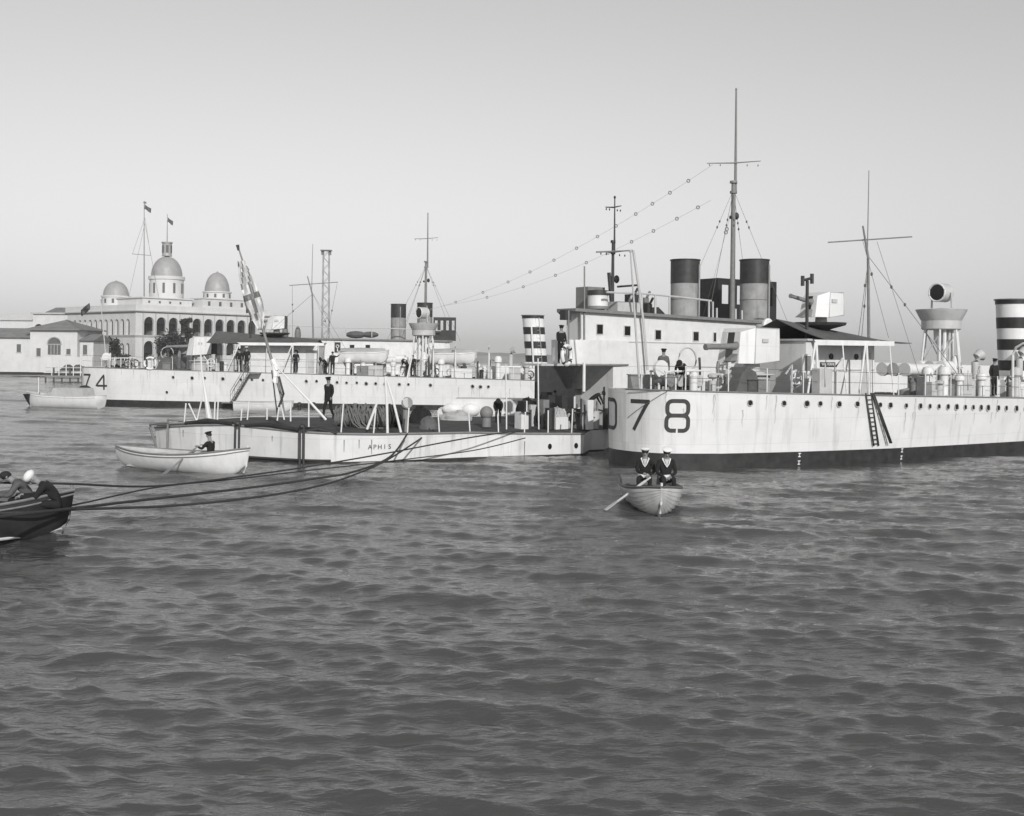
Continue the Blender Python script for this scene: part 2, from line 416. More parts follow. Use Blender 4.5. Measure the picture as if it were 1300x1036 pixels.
# ------------------------------------------------------------------ destroyers
PLAN = [(0, 0), (.05, .55), (.18, 1.02), (.45, 1.48), (1.0, 1.95), (2.0, 2.42), (3.5, 2.95), (6, 3.45), (9, 3.9), (14, 4.4), (20, 4.55), (32, 4.6), (50, 4.55), (65, 3.9), (78, 2.6), (88, 1.1), (94, .05)]
def lerp_tab(tab, x):
    if x <= tab[0][0]: return tab[0][1]
    for (a, b), (c, d) in zip(tab, tab[1:]):
        if x <= c: return b+(d-b)*(x-a)/(c-a)
    return tab[-1][1]

class Hull:
    def __init__(s, F, kx, dz0, dzk):
        s.F, s.kx = F, kx; s.dz0, s.dzk = dz0, dzk
        # smooth resample of the plan
        xs = []
        x = 0
        while x < 94:
            xs.append(x); x += .04 if x < .5 else (.15 if x < 3 else (.6 if x < 20 else 2.5))
        xs.append(94)
        pl = [(q, lerp_tab(PLAN, q)) for q in xs]
        for _ in range(3):
            pl = [pl[0]]+[(pl[i][0], (pl[i-1][1]+2*pl[i][1]+pl[i+1][1])/4) if pl[i][0] > .3 else pl[i] for i in range(1, len(pl)-1)]+[pl[-1]]
        s.pl = [(q*kx, b) for q, b in pl]
        s.arc = [0]
        for (a, b), (c, d) in zip(s.pl, s.pl[1:]): s.arc.append(s.arc[-1]+math.hypot(c-a, d-b))
    def dz(s, x): return s.dz0-s.dzk*x/s.kx + (2.1 if x/s.kx > 52 else 0)
    def flare(s, x, z): return 1-.07*max(0, 1-z/max(.1, s.dz(x)))
    def pos(s, t, z, out=0.0):          # t: girth from the stern post, + near side, - far side
        a = abs(t); i = 0
        import bisect
        i = min(len(s.arc)-2, max(0, bisect.bisect_right(s.arc, a)-1))
        q = (a-s.arc[i])/(s.arc[i+1]-s.arc[i]); A, B = s.pl[i], s.pl[i+1]
        x = A[0]+(B[0]-A[0])*q; b = (A[1]+(B[1]-A[1])*q)*s.flare(x, z)
        tx, ty = B[0]-A[0], B[1]-A[1]; l = math.hypot(tx, ty); nx, ny = -ty/l, tx/l
        sg = -1 if t >= 0 else 1        # near side is local -y
        return Vector((x+nx*out, sg*(b+ny*out), z)), Vector((nx, sg*ny, 0))
    def on(s, px, py):                  # girth t and height z of the near-side point seen at a pixel
        z = 2.0; t = 5
        for _ in range(8):
            lo, hi = .15, 60
            for _ in range(40):
                t = (lo+hi)/2
                if s.F.pr(s.pos(t, z)[0])[0] < px: lo = t
                else: hi = t
            p = s.pos(t, z)[0]; W = s.F.W(p)
            d = ray(px, py); z = H+d.z*W.y/d.y
        return t, z
    def mesh(s, z0f, z1f, mt, name, parent, levels=4):
        mb = MB(); n = len(s.pl); V = []; fs = []
        for sg in (-1, 1):
            o = len(V)
            for i, (x, b) in enumerate(s.pl):
                za, zb = z0f(x), z1f(x)
                for k in range(levels+1):
                    z = za+(zb-za)*k/levels
                    V.append((x, sg*b*s.flare(x, z), z))
            m = levels+1
            for i in range(n-1):
                for k in range(levels): fs.append((o+i*m+k, o+i*m+k+1, o+(i+1)*m+k+1, o+(i+1)*m+k))
        mb.add(V, fs, True)
        return mb.build(name, mt, parent)

def ribbon(mb, hull, pts, wid, out=.012):
    """painted stroke laid on the hull plating; pts = (girth, height)"""
    n = len(pts); L_ = []; R_ = []
    for i in range(n):
        a = Vector(pts[max(0, i-1)]); b = Vector(pts[min(n-1, i+1)])
        if pts[0] == pts[-1] and i in (0, n-1): a = Vector(pts[-2]); b = Vector(pts[1])
        t = (b-a).normalized(); q = Vector((-t.y, t.x))*wid/2; p = Vector(pts[i])
        for arr, sgn in ((L_, 1), (R_, -1)):
            c = p+q*sgn; arr.append(hull.pos(c.x, c.y, out)[0])
    mb.add(L_+R_, [(i, i+1, n+i+1, n+i) for i in range(n-1)])
def resample(pts, step=.12):
    o = [pts[0]]
    for a, b in zip(pts, pts[1:]):
        k = max(1, int(math.dist(a, b)/step))
        o += [(a[0]+(b[0]-a[0])*j/k, a[1]+(b[1]-a[1])*j/k) for j in range(1, k+1)]
    return o
def roundrect(x0, x1, y0, y1, r, closed=True, sharp_left=False):
    P = []
    for cx, cy, a0 in ((x1-r, y1-r, 0), (x0+r, y1-r, 90), (x0+r, y0+r, 180), (x1-r, y0+r, 270)):
        for k in range(6):
            a = R(a0+18*k); P.append((cx+r*math.cos(a), cy+r*math.sin(a)))
    return P+[P[0]]
def glyph(ch, x0, z0, w_, h_):
    if ch == '7': return [resample([(x0, z0+h_), (x0+w_, z0+h_)]), resample([(x0+w_*.93, z0+h_), (x0+w_*.2, z0)])]
    if ch == '8':
        m = z0+h_*.51; return [roundrect(x0, x0+w_, z0, m, h_*.17), roundrect(x0+.02, x0+w_-.02, m, z0+h_, h_*.17)]
    if ch == '4': return [resample([(x0+w_*.72, z0), (x0+w_*.72, z0+h_), (x0, z0+h_*.27), (x0+w_, z0+h_*.27)])]
    if ch == 'D':
        r = h_*.22; P = [(x0, z0), (x0+w_-r, z0)]+[(x0+w_-r+r*math.sin(R(a)), z0+r-r*math.cos(R(a))) for a in range(15, 91, 15)]
        P += [(x0+w_-r+r*math.cos(R(a)), z0+h_-r+r*math.sin(R(a))) for a in range(0, 91, 15)]+[(x0, z0+h_), (x0, z0)]
        return [resample(P)]

def text_mesh(txt, size, mt, name, parent, loc, rot, depth=.004, width=None):
    cu = bpy.data.curves.new(name, 'FONT'); cu.body = txt; cu.size = size; cu.extrude = depth; cu.align_x = 'CENTER'; cu.align_y = 'CENTER'
    o = bpy.data.objects.new(name, cu); COL.objects.link(o)
    dg = bpy.context.evaluated_depsgraph_get(); dg.update()
    me = bpy.data.meshes.new_from_object(o.evaluated_get(dg)); bpy.data.objects.remove(o)
    me.materials.clear(); me.materials.append(mt)
    q = bpy.data.objects.new(name, me); COL.objects.link(q); q.parent = parent; q.location = loc; q.rotation_euler = rot
    if width:
        xs = [v.co.x for v in me.vertices]; k = width/(max(xs)-min(xs))
        for v in me.vertices: v.co.x *= k
    return q

def arch_tent(mb, x0, x1, zr0, zr1, ze0, ze1, hb, sag=.10, n=14, k=10):
    """canvas awning: ridge heights zr, eave heights ze, half width hb, sagging between the bows"""
    V = []; fs = []
    for i in range(n+1):
        t = i/n; x = x0+(x1-x0)*t
        for j in range(-k, k+1):
            s_ = abs(j)/k; zr = zr0+(zr1-zr0)*t; ze = ze0+(ze1-ze0)*t
            z = zr+(ze-zr)*s_ - sag*math.sin(math.pi*s_)*(.6+.4*abs(math.sin(t*math.pi*4))) - .03*abs(math.sin(t*math.pi*4))*s_
            V.append((x, hb*j/k, z))
    m = 2*k+1
    for i in range(n):
        for j in range(m-1): fs.append((i*m+j, i*m+j+1, (i+1)*m+j+1, (i+1)*m+j))
    o = len(V); V += [(a, b, c-.025) for a, b, c in V]; fs += [tuple(o+q for q in reversed(f)) for f in list(fs)]
    for i in range(n): fs += [(i*m, (i+1)*m, o+(i+1)*m, o+i*m), (i*m+m-1, o+i*m+m-1, o+(i+1)*m+m-1, (i+1)*m+m-1)]
    for j in range(m-1): fs += [(j, o+j, o+j+1, j+1), (n*m+j, n*m+j+1, o+n*m+j+1, o+n*m+j)]
    mb.add(V, fs, True)

def gun(parent, X, Y, Zb, elev, shield, s=1.0, dark_shield=False):
    """deck gun trained aft: pedestal, shield, barrel"""
    p = MB(); p.lathe((X, Y, Zb), [(.55*s, 0), (.5*s, .08), (.34*s, .12), (.28*s, .75), (.36*s, .95)], 16)
    ped = p.build('gun_pedestal', M['offw'], parent)
    c = Vector((X, Y, Zb+1.15*s))
    d = Vector((-math.cos(elev), 0, math.sin(elev)))
    b = MB(); b.tube([c+d*-.9*s, c+d*-.5*s, c+d*.3*s, c+d*.95*s, c+d*1.0*s, c+d*2.55*s, c+d*2.57*s, c+d*2.66*s], [.14*s, .21*s, .20*s, .19*s, .13*s, .10*s, .125*s, .125*s], 16)
    br = b.build('gun_barrel', M['grey'], parent)
    k = MB(); q = c+Vector((0, 0, -.22*s)); k.prism([q+Vector((.5, -.16, -.05)), q+Vector((-.9, -.16, -.05)), q+Vector((-1.55, -.16, -.42)), q+Vector((-1.15, -.16, -.42)), q+Vector((.1, -.16, -.3))], (0, .32, 0)); k.build('cradle', M['grey'], br)
    if shield:
        sh = MB(); x0, x1 = X-1.05*s, X+.95*s; hw = .95*s; z0, z1 = Zb+.42*s, Zb+1.85*s
        f = [(x0, -hw*.55, z0), (x0, hw*.55, z0), (x0+.2, hw*.5, z1-.22), (x0+.2, -hw*.5, z1-.22)]
        P = [(x0, -hw*.6, z0), (x0+.55, -hw, z0), (x1, -hw, z0+.12), (x1, -hw*.95, z1), (x0+.7, -hw*.92, z1), (x0+.22, -hw*.52, z1-.18)]
        Q = [(a, -b_, c_) for a, b_, c_ in P]
        V = P+Q
        t = .03
        fs = [(0, 1, 4, 5), (1, 2, 3, 4), (6, 11, 10, 7), (7, 10, 9, 8), (5, 4, 10, 11), (4, 3, 9, 10)]
        # front plate with a slot for the barrel
        sl_ = .2*s
        sh.add(V, fs)
        fr = [(x0, -hw*.6, z0), (x0+.22, -hw*.52, z1-.18), (x0+.22, -sl_, z1-.18), (x0, -sl_, z0)]
        sh.add(fr+[(a, -b_, c_) for a, b_, c_ in fr], [(0, 3, 2, 1), (4, 5, 6, 7)])
        so_ = sh.build('gun_shield', M['hullw'], parent)
        rb = MB()
        for A_, B_ in ((P[1], P[4]), (P[2], P[3]), (P[4], P[3]), (P[1], P[2])): rb.tube([Vector(A_)+Vector((0, -.01, 0)), Vector(B_)+Vector((0, -.01, 0))], .022, 6)
        rb.box((X+.1, -hw-.02, Zb+1.35*s), (.34, .03, .16)); rb.build('shield_edge', M['offw'], so_)
        sm_ = so_.modifiers.new('thick', 'SOLIDIFY'); sm_.thickness = .03; sm_.offset = 0
        vd = MB(); vd.box((x1-.02, 0, z0+.55), (.05, hw*1.5, .9)); vd.build('breech_cover', M['canvas'], so_)
    return br

def lifebuoy(W, axis, r=.36, label=''):
    mb = MB(); mb.torus((0, 0, 0), r, .085, (0, 1, 0), 28, 10); o = mb.build('lifebuoy', M['white2'])
    b = MB()
    for a in range(4):
        th = R(45+90*a); c = Vector((math.cos(th)*r, 0, math.sin(th)*r)); t = Vector((-math.sin(th), 0, math.cos(th)))
        b.tube([c-t*.05, c+t*.05], .093, 10)
    b.build('grab_band', M['dark'], o)
    o.location = W; o.rotation_euler = (0, 0, axis); tag(o, label, 'lifebuoy', 'white lifebuoys on the warships')
    return o

def destroyer(F, kx, digits, portpx, lowport, label, gangpx, name_plate, dz0=3.0, dzk=.018, zb=.62, ck=1.0, lat=0.0, g0=0.0, gf=36.6, gm=18.9, gt0=9.6, marks=None, SA=50):
    hull = Hull(F, kx, dz0, dzk)
    root = empty('destroyer', (F.O.x, F.O.y, 0), F.th, label, 'warship', 'destroyers moored stern towards the water')
    h = hull.mesh(lambda x: zb-.004*x, lambda x: hull.dz(x), M['hullw'], 'hull', root, 5)
    hull.mesh(lambda x: -1.2, lambda x: zb-.004*x, M['boot'], 'boot_topping', root, 2)
    # deck
    dk = MB(); V = []; fs = []
    for i, (x, b) in enumerate(hull.pl): V += [(x, -b*.997, hull.dz(x)-.03), (x, b*.997, hull.dz(x)-.03)]
    for i in range(len(hull.pl)-1): fs.append((2*i, 2*i+1, 2*i+3, 2*i+2))
    dk.add(V, fs); dk.build('deck', M['deck'], root)
    ed = MB(); ed.tube([(x, -b, hull.dz(x)+.01) for x, b in hull.pl if x < 50*kx], .035, 6); ed.build('deck_edge', M['grey'], root)
    z_ = hull.dz
    # hull number
    for ch, t0, z0, w_, h_ in digits:
        nb = MB()
        for st in glyph(ch, t0, z0, w_, h_): ribbon(nb, hull, st, .155*ck)
        nb.build('hull_number', M['num'], h)
    # portholes
    proto = None
    for (px, py) in portpx+lowport:
        t, z = hull.on(px, py); p, n = hull.pos(t, z, .0)
        if proto is None:
            mb = MB(); mb.lathe((0, 0, 0), [(.10, 0), (.10, .03), (.085, .035), (.085, .02)], 14, m=Matrix.Rotation(R(90), 3, 'X')); proto = mb.build('porthole', M['glass'], h)
            rm = MB(); rm.torus((0, -.03, 0), .13, .018, (0, 1, 0), 14, 6); rm.build('porthole_rim', M['offw'], proto); c = proto
        else: c = copy_child(proto, h)
        c.location = p; c.rotation_euler = (0, 0, math.atan2(n.y, n.x)+math.pi/2); s_ = .8+.35*random.random(); c.scale = (s_, 1, s_)
    # rust runs from the scuppers and ports, stained plating above the boot topping
    rr = random.Random(int(F.O.x*10)+5)
    for k in range(26):
        t = rr.uniform(1.5, 44*kx); zt_ = hull.dz(t)-rr.choice([.04, .04, .62]); ln = rr.uniform(.3, 1.15)
        nb = MB(); n_ = 7; wd = rr.uniform(.015, .035); A_ = []; B_ = []
        for i in range(n_):
            q = i/(n_-1); z = zt_-ln*q; w2 = wd*(1-q*.75); x_ = t+.02*math.sin(i*1.7+k)
            A_.append(hull.pos(x_-w2, z, .008)[0]); B_.append(hull.pos(x_+w2, z, .008)[0])
        nb.add(A_+B_, [(i, i+1, n_+i+1, n_+i) for i in range(n_-1)]); nb.build('rust_run', M['rust'], h)
    # draught marks
    for mp_ in (marks or ()):
        nb = MB(); t = hull.on(*mp_)[0]
        for k in range(2):
            z0 = .10+k*.30
            for st in ([(t, z0), (t+.13, z0)], [(t, z0+.13), (t+.13, z0+.13)], [(t+.06, z0), (t+.06, z0+.13)]): ribbon(nb, hull, st, .035, .014)
        nb.build('draught_mark', M['white2'], h)
    g = lambda x, b=0.0: (x+g0)*kx-lat*b
    # guns
    gq = g(8.5); mb = MB(); mb.lathe((gq, -.35, z_(gq)), [(.75, -.1), (.75, .66), (.95, .7), (.95, .76)], 24); mb.build('gun_bandstand', M['offw'], root)
    gun(root, gq, -.35, z_(gq)+.74, R(-2), True, 1.03)
    # quarterdeck canvas, lockers and depth-charge gear
    def lock(x, y, sx, sy, sz, m_, nm):
        mb = MB(); mb.box((g(x), y, z_(g(x))+sz/2), (sx, sy, sz)); mb.box((g(x), y, z_(g(x))+sz+.02), (sx+.06, sy+.06, .04)); return mb.build(nm, M[m_], root)
    for (x, y, sx, sy, sz, m_) in ((1.7, .6, .7, .9, .55, 'offw'), (3.4, -.9, .8, .6, .5, 'white'), (4.6, .9, 1.2, .8, .65, 'white'), (6.4, -2.2, .6, .5, .5, 'grey'), (10.6, -2.4, .7, .5, .6, 'offw'), (19.9, -2.4, .9, .7, .8, 'white'), (22.6, -2.9, 1.4, .6, .75, 'offw'), (25.0, -2.6, .8, .7, .9, 'white'), (29.4, -2.8, 1.6, .7, .7, 'white'), (33.5, -2.9, .9, .7, .9, 'offw')):
        lock(x, y, sx, sy, sz, m_, 'deck_locker')
    # canvas heap by the gun
    mb = MB(); cx, cy, cz = g(6.2), -1.9, z_(g(6.2))
    mb.prism([(cx-.8, cy, cz), (cx-.45, cy, cz+.75), (cx-.1, cy, cz+1.0), (cx+.35, cy, cz+.8), (cx+.7, cy, cz)], (0, .9, 0)); mb.build('canvas_cover', M['canvas'], root)
    # depth charges in a rack at the stern
    for k in range(4):
        mb = MB(); mb.cyl((g(1.4)+k*.5, -1.35, z_(0)+.35), (g(1.4)+k*.5, -.6, z_(0)+.35), .23, n=16); mb.build('depth_charge', M['offw' if k % 2 else 'grey'], root)
    mb = MB()
    for y in (-1.4, -.55):
        mb.tube([(g(.9), y, z_(0)+.7), (g(1.4)+2.0, y, z_(0)+.75)], .04, 6)
        for k in range(5): mb.tube([(g(1.0)+k*.5, y, z_(0)), (g(1.0)+k*.5, y, z_(0)+.75)], .035, 6)
    mb.build('charge_rack', M['white'], root)
    # smoke floats / big ring
    mb = MB(); mb.cyl((g(1.2), -1.0, z_(0)+.8), (g(1.2), -.85, z_(0)+.8), .34, n=20); mb.tube([(g(1.2), -.85, z_(0)), (g(1.2), -.85, z_(0)+.6)], .06, 8); mb.build('wire_reel', M['white'], root)
    mb = MB(); mb.torus((g(6.0)-.6*kx, 1.0, z_(0)+1.15), .5, .035, (0, 1, 0), 24, 6); mb.tube([(g(6.0)-.6*kx, 1.0, z_(0)), (g(6.0)-.6*kx, 1.0, z_(0)+.65)], .05); mb.build('hand_wheel', M['offw'], root)
    for (x, y) in ((9.7, -1.9), (11.2, -1.8)):
        mb = MB(); mb.torus((g(x), y, z_(g(x))+.62), .3, .055, (0, 1, 0), 20, 8); mb.tube([(g(x)-.3, y, z_(g(x))+.62), (g(x)+.3, y, z_(g(x))+.62)], .03, 6); mb.tube([(g(x), y+.05, z_(g(x))), (g(x), y+.05, z_(g(x))+.9)], .05, 6); mb.build('valve_wheel', M['white'], root)
    # stanchions and wires
    T = 0.9; ss = None; pts = []
    while T < hull.arc[-1]*.55:
        p, n = hull.pos(T, 1.0); p.z = z_(p.x); p.y *= .975 if p.x > 1 else .9; pts.append(p.copy()); T += 1.75
    st = None
    for p in pts:
        if st is None:
            mb = MB(); mb.tube([(0, 0, 0), (0, 0, .95)], .024, 6)
            for z in (.5, .93): mb.ell((0, 0, z), (.035, .035, .035), 6, 4)
            st = mb.build('stanchion', M['white'], root); c = st
        else: c = copy_child(st, root)
        c.location = p
    for y_, sg in ((.5, 1), (.93, 1)):
        mb = MB(); mb.tube([p+Vector((0, 0, y_)) for p in pts], .009, 4); mb.build('rail_wire', M['wire'], root)
    # after deckhouse with X gun on top
    x0, x1 = g(12.2, 1.75), g(18.0, 1.75); zd = z_(g(15)); hz = 5.0
    mb = MB(); mb.bb((x0, -1.75, zd-.2), (x1, 1.75, hz)); dh = mb.build('deckhouse', M['white'], root)
    mb = MB(); mb.bb((x0-.1, -1.9, hz), (x1+.15, 1.9, hz+.08)); mb.build('deckhouse_roof', M['offw'], dh)
    mb = MB(); mb.bb((x0+.05, -1.79, zd+1.03), (x1-.05, -1.752, zd+1.07)); mb.build('rubbing_strip', M['offw'], dh)
    for fx in (.35, .72):
        mb = MB(); mb.lathe((0, 0, 0), [(.13, 0), (.13, .04), (.1, .045), (.1, .03)], 14, m=Matrix.Rotation(R(90), 3, 'X')); c = mb.build('deckhouse_porthole', M['glass'], dh); c.location = (x0+(x1-x0)*fx, -1.755, zd+1.62)
    if name_plate:
        cx = x0+(x1-x0)*.30
        mb = MB(); mb.box((cx, -1.775, zd+1.28), (.95, .04, .19)); npn = mb.build('name_board', M['black'], dh)
        text_mesh(name_plate, .17, M['wcloth'], 'name_lettering', npn, (cx, -1.80, zd+1.28), (R(90), 0, 0), width=.84)
    mb = MB(); mb.bb((x1-.9, -1.78, zd), (x1-.25, -1.75, zd+1.8)); mb.build('deckhouse_door', M['offw'], dh)
    # platform for X gun
    mb = MB(); px_ = g(14.3); mb.lathe((px_, -.1, 5.85), [(.3, -.8), (.5, -.3), (1.15, -.12), (1.2, 0), (.1, .02)], 20); mb.build('gun_platform', M['dark'], root)
    gun(root, px_+.15, -.1, 5.75, R(9), True, .78)
    mb = MB(); mb.tube([(px_-1.75, -.9, 5.1), (px_-1.75, -.9, 7.6)], .07, 8); mb.tube([(px_-1.75-.28, -.9, 7.6), (px_-1.75+.28, -.9, 7.72)], .06, 8)
    for q in (-.3, .3): mb.tube([(px_-1.75+q, -.9, 7.42+q*.2), (px_-1.75+q, -.9, 7.85+q*.2)], .08, 8)
    mb.build('signal_post', M['dark'], root)
    # awning over the after deck
    mb = MB(); arch_tent(mb, g(gt0), g(17.9), 5.95, 5.35, 4.98, 4.98, 2.9); mb.build('awning', M['canvas'], root)
    mb = MB(); mb.prism([(g(12.3, 3), -2.98, 4.80), (g(18.7, 3), -2.98, 4.83), (g(18.7, 3), -2.98, 5.03), (g(12.0, 3), -2.98, 5.02)], (0, .05, 0)); mb.build('awning_curtain', M['white2'], root)
    for q, dx in ((12.2, 0), (16.3, 0)):
        gq = g(q, 3); mb = MB(); mb.tube([(gq, -3.1, z_(gq)), (gq, -2.95, 5.0)], .06, 8); mb.tube([(gq-.9, -3.3, z_(gq)), (gq-.05, -2.95, 4.9)], .045, 8); mb.build('awning_post', M['white'], root)
    for q in (14.3, 18.3):
        gq = g(q, 3); mb = MB(); mb.tube([(gq, -3.2, z_(gq)), (gq, -2.95, 5.0)], .03, 6); mb.build('awning_post', M['white'], root)
    # notice board
    mb = MB(); mb.box((g(11.8, 2), -2.2, z_(g(11))+1.25), (.42, .05, .62)); q = mb.build('notice_board', M['grey'], root)
    mb = MB()
    for dx in (-.24, .24): mb.box((g(11.8, 2)+dx, -2.21, z_(g(11))+1.25), (.06, .08, .74))
    for dz in (-.34, .34): mb.box((g(11.8, 2), -2.213, z_(g(11))+1.25+dz), (.42, .08, .06))
    mb.tube([(g(11.8, 2), -2.2, z_(g(11))), (g(11.8, 2), -2.2, z_(g(11))+.9)], .03, 6); mb.build('board_frame', M['white2'], q)
    # mainmast
    mx = g(gm)
    mb = MB(); mb.tube([(mx+.15, 0, 2.6), (mx-.05, 0, 9.0), (mx-.45, 0, 10.4)], [.08, .06, .04], 8); mm = mb.build('mainmast', M['grey'], root)
    mb = MB(); mb.tube([(mx-.1, 0, 9.2), (mx-.05, 0, 13.0)], [.03, .02], 6); mb.build('topmast', M['grey'], mm)
    mb = MB(); yc, ys = math.cos(F.th), -math.sin(F.th); ya = (mx-1.9*yc, -1.9*ys, 9.65); yb_ = (mx+2.0*yc, 2.0*ys, 9.95); mb.tube([ya, yb_], .035, 6); mb.build('yard', M['grey'], mm)
    mb = MB()
    for (a, b) in (((mx, 0, 9.0), (mx-4, -2.5, 4.9)), ((mx, 0, 9.0), (mx+3.4, -3.2, z_(mx))), ((mx, 0, 9.0), (mx+3.4, 3.2, z_(mx))), ((mx+1.8, .9, 9.9), (mx+1.1, -2, 3.5)), ((mx-1.5, -.8, 9.6), (mx-1.2, -2, 5.2))):
        mb.tube([a, b], .012, 4)
        c = Vector(a).lerp(Vector(b), .35); mb.ell(c, (.06, .06, .09), 6, 4)
    mb.build('rigging', M['wire'], mm)
    # torpedo tubes
    for k, dy in enumerate((-.62, 0, .62)):
        mb = MB(); xa, xb = g(20.3), g(25.0); zt = z_(xa)+1.15; mb.cyl((xa, -.6+dy, zt), (xb, -.6+dy, zt), .27, n=14)
        mb.cyl((xa-.02, -.6+dy, zt), (xa+.15, -.6+dy, zt), .32, n=14); mb.cyl((xb-.9, -.6+dy, zt+.12), (xb-.2, -.6+dy, zt+.12), .3, n=14); mb.build('torpedo_tube', M['white' if k != 1 else 'offw'], root)
    mb = MB(); mb.lathe((g(22.8), -.6, z_(g(22.8))), [(1.0, 0), (.95, .2), (.5, .3), (.5, .9)], 20); mb.build('tube_mounting', M['offw'], root)
    # mushroom ventilators and bollards
    for (x, y, r_, hh) in ((19.2, -3.0, .20, 1.3), (20.6, -3.1, .22, 1.35), (21.8, -3.25, .17, 1.0), (24.1, -3.2, .2, 1.1), (27.8, -3.2, .22, 1.45), (30.6, -3.1, .18, 1.2), (32.2, -2.4, .24, 1.8), (34.4, -3.3, .2, 1.4), (38.4, -3.1, .24, 1.6)):
        mb = MB(); z0 = z_(g(x)); mb.lathe((g(x), y, z0), [(r_*.95, 0), (r_*.8, .05), (r_*.8, hh*.68), (r_*1.25, hh*.72), (r_*1.3, hh*.86), (r_*.9, hh*.97), (.03, hh)], 16); mb.build('mushroom_ventilator', M['white' if random.random() < .7 else 'offw'], root)
    for (x, y, ht) in ((26.9, -1.5, 2.0), (33.2, -.9, 2.3)):
        mb = MB(); z0 = z_(g(x)); pts_ = [(g(x), y, z0), (g(x), y, z0+ht-.35), (g(x)+.05, y-.05, z0+ht-.1), (g(x)+.3, y-.12, z0+ht)]
        mb.tube(pts_, [.16, .17, .2, .3], 14); mb.build('cowl_ventilator', M['offw'], root)
    # searchlight tower
    tx = g(26.2); zt = z_(tx)
    mb = MB(); mb.lathe((tx, 0, 5.72), [(.86, 0), (.93, .05), (.93, .45), (.97, .5), (1.22, 1.0), (1.19, 1.0), (.95, .5), (.9, .45), (.9, .1), (.02, .1)], 32); tow = mb.build('searchlight_platform', M['offw'], root)
    mb = MB(); mb.lathe((tx, 0, zt), [(.30, 0), (.30, .1), (.17, .2), (.17, 2.4), (.34, 2.7), (.36, 5.75-zt)], 20); mb.build('tower_column', M['white'], root)
    for q in range(6):
        a = R(30+60*q); mb = MB(); r0, r1 = .82, 1.15
        mb.tube([(tx+r0*math.cos(a), r0*math.sin(a), 5.75), (tx+r1*math.cos(a), r1*math.sin(a), zt)], .055, 8); mb.build('tower_leg', M['white'], root)
    mb = MB()
    for q in range(6):
        a, b = R(30+60*q), R(90+60*q)
        for z1, z2, r1, r2 in ((zt+.2, zt+1.5, 1.13, .98), (zt+1.5, 5.6, .98, .83)):
            mb.tube([(tx+r1*math.cos(a), r1*math.sin(a), z1), (tx+r2*math.cos(b), r2*math.sin(b), z2)], .025, 5)
    mb.build('tower_bracing', M['offw'], root)
    mb = MB(); mb.lathe((tx, 0, zt+1.3), [(.2, 0), (1.02, .02), (1.02, .07), (.2, .09)], 20); mb.build('tower_gallery', M['offw'], root)
    for q in range(5):
        a = R(200+32*q); mb = MB(); mb.tube([(tx+.5*math.cos(a), .5*math.sin(a), zt), (tx+.5*math.cos(a), .5*math.sin(a), 5.75)], .06+.03*(q%2), 8); mb.build('tower_pipe', M['white' if q%2 else 'offw'], root)
    # two raised boats-falls lockers on the tower side
    mb = MB(); mb.lathe((tx+.1, -.75, zt+.3), [(.05, 0), (.24, .1), (.28, .7), (.26, 1.3), (.14, 1.6), (.03, 1.65)], 16, sy=.8); mb.build('covered_carley_roll', M['white'], root)
    rot = Matrix.Rotation(R(-SA), 3, 'Z') @ Matrix.Rotation(R(90), 3, 'X')
    slc = Vector((tx-.05, -.05, 7.55))
    mb = MB(); mb.lathe(slc, [(.40, .42), (.46, .40), (.46, -.30), (.36, -.42), (.12, -.5)], 24, m=rot); sl2 = mb.build('searchlight', M['offw'], root)
    mb = MB(); mb.lathe(slc, [(.40, .425), (.30, .43), (.02, .435)], 24, m=rot); mb.build('searchlight_lens', M['glass'], sl2)
    mb = MB(); mb.torus(slc+Vector((-math.sin(R(SA)), -math.cos(R(SA)), 0))*.43, .43, .045, (math.sin(R(SA)), math.cos(R(SA)), 0), 24, 8); mb.build('searchlight_rim', M['white'], sl2)
    mb = MB()
    for q in (-1, 1):
        d = Vector((math.cos(R(-SA)), math.sin(R(-SA)), 0))*.52*q; mb.tube([slc+d, slc+d*1.05+Vector((0, 0, -.75)), ], .05, 8)
    mb.lathe((tx, 0, 6.7), [(.6, -.9), (.55, .05), (.1, .1)], 16); mb.box(slc+Vector((.35, .2, -.1)), (.3, .3, .5)); mb.build('searchlight_yoke', M['offw'], sl2)
    # funnel with its bands
    fx = g(gf); fr = .86; zt = z_(fx); rk = -.09
    Mf = Matrix(((1, 0, rk), (0, 1, 0), (0, 0, 1)))
    def band(z0, z1, r_, m_, nm, par, n=28):
        mb = MB(); base = Vector((fx-rk*0, 0, 0)); mb.lathe((fx, 0, zt), [(r_, z0-zt), (r_, z1-zt)], n, m=Mf); return mb.build(nm, M[m_], par)
    fn = band(zt-.1, 7.2, fr, 'white2', 'funnel', root)
    band(7.2, 7.42, fr+.03, 'black', 'funnel_cap', fn); band(7.42, 7.47, fr+.09, 'grey', 'funnel_rim', fn)
    for z0, z1 in ((5.93, 6.5), (4.80, 5.36), (3.72, 4.25)): band(z0, z1, fr+.012, 'black', 'funnel_band', fn)
    mb = MB(); mb.tube([(fx+rk*.2-.30, -fr-.10, zt), (fx+rk*2.6-.35, -fr-.10, 6.5)], .07, 8); mb.build('steam_pipe', M['white'], fn)
    mb = MB()
    for dx in (-.14, .14): mb.tube([(fx+.25+dx, -fr*.9-.06, zt), (fx+.25+dx+rk*4.2, -fr*.9-.06, 7.3)], .02, 6)
    for k in range(14): mb.tube([(fx+.11+rk*k*.31, -fr*.9-.06, zt+.2+k*.31), (fx+.39+rk*k*.31, -fr*.9-.06, zt+.2+k*.31)], .014, 5)
    mb.build('funnel_ladder', M['offw'], fn)
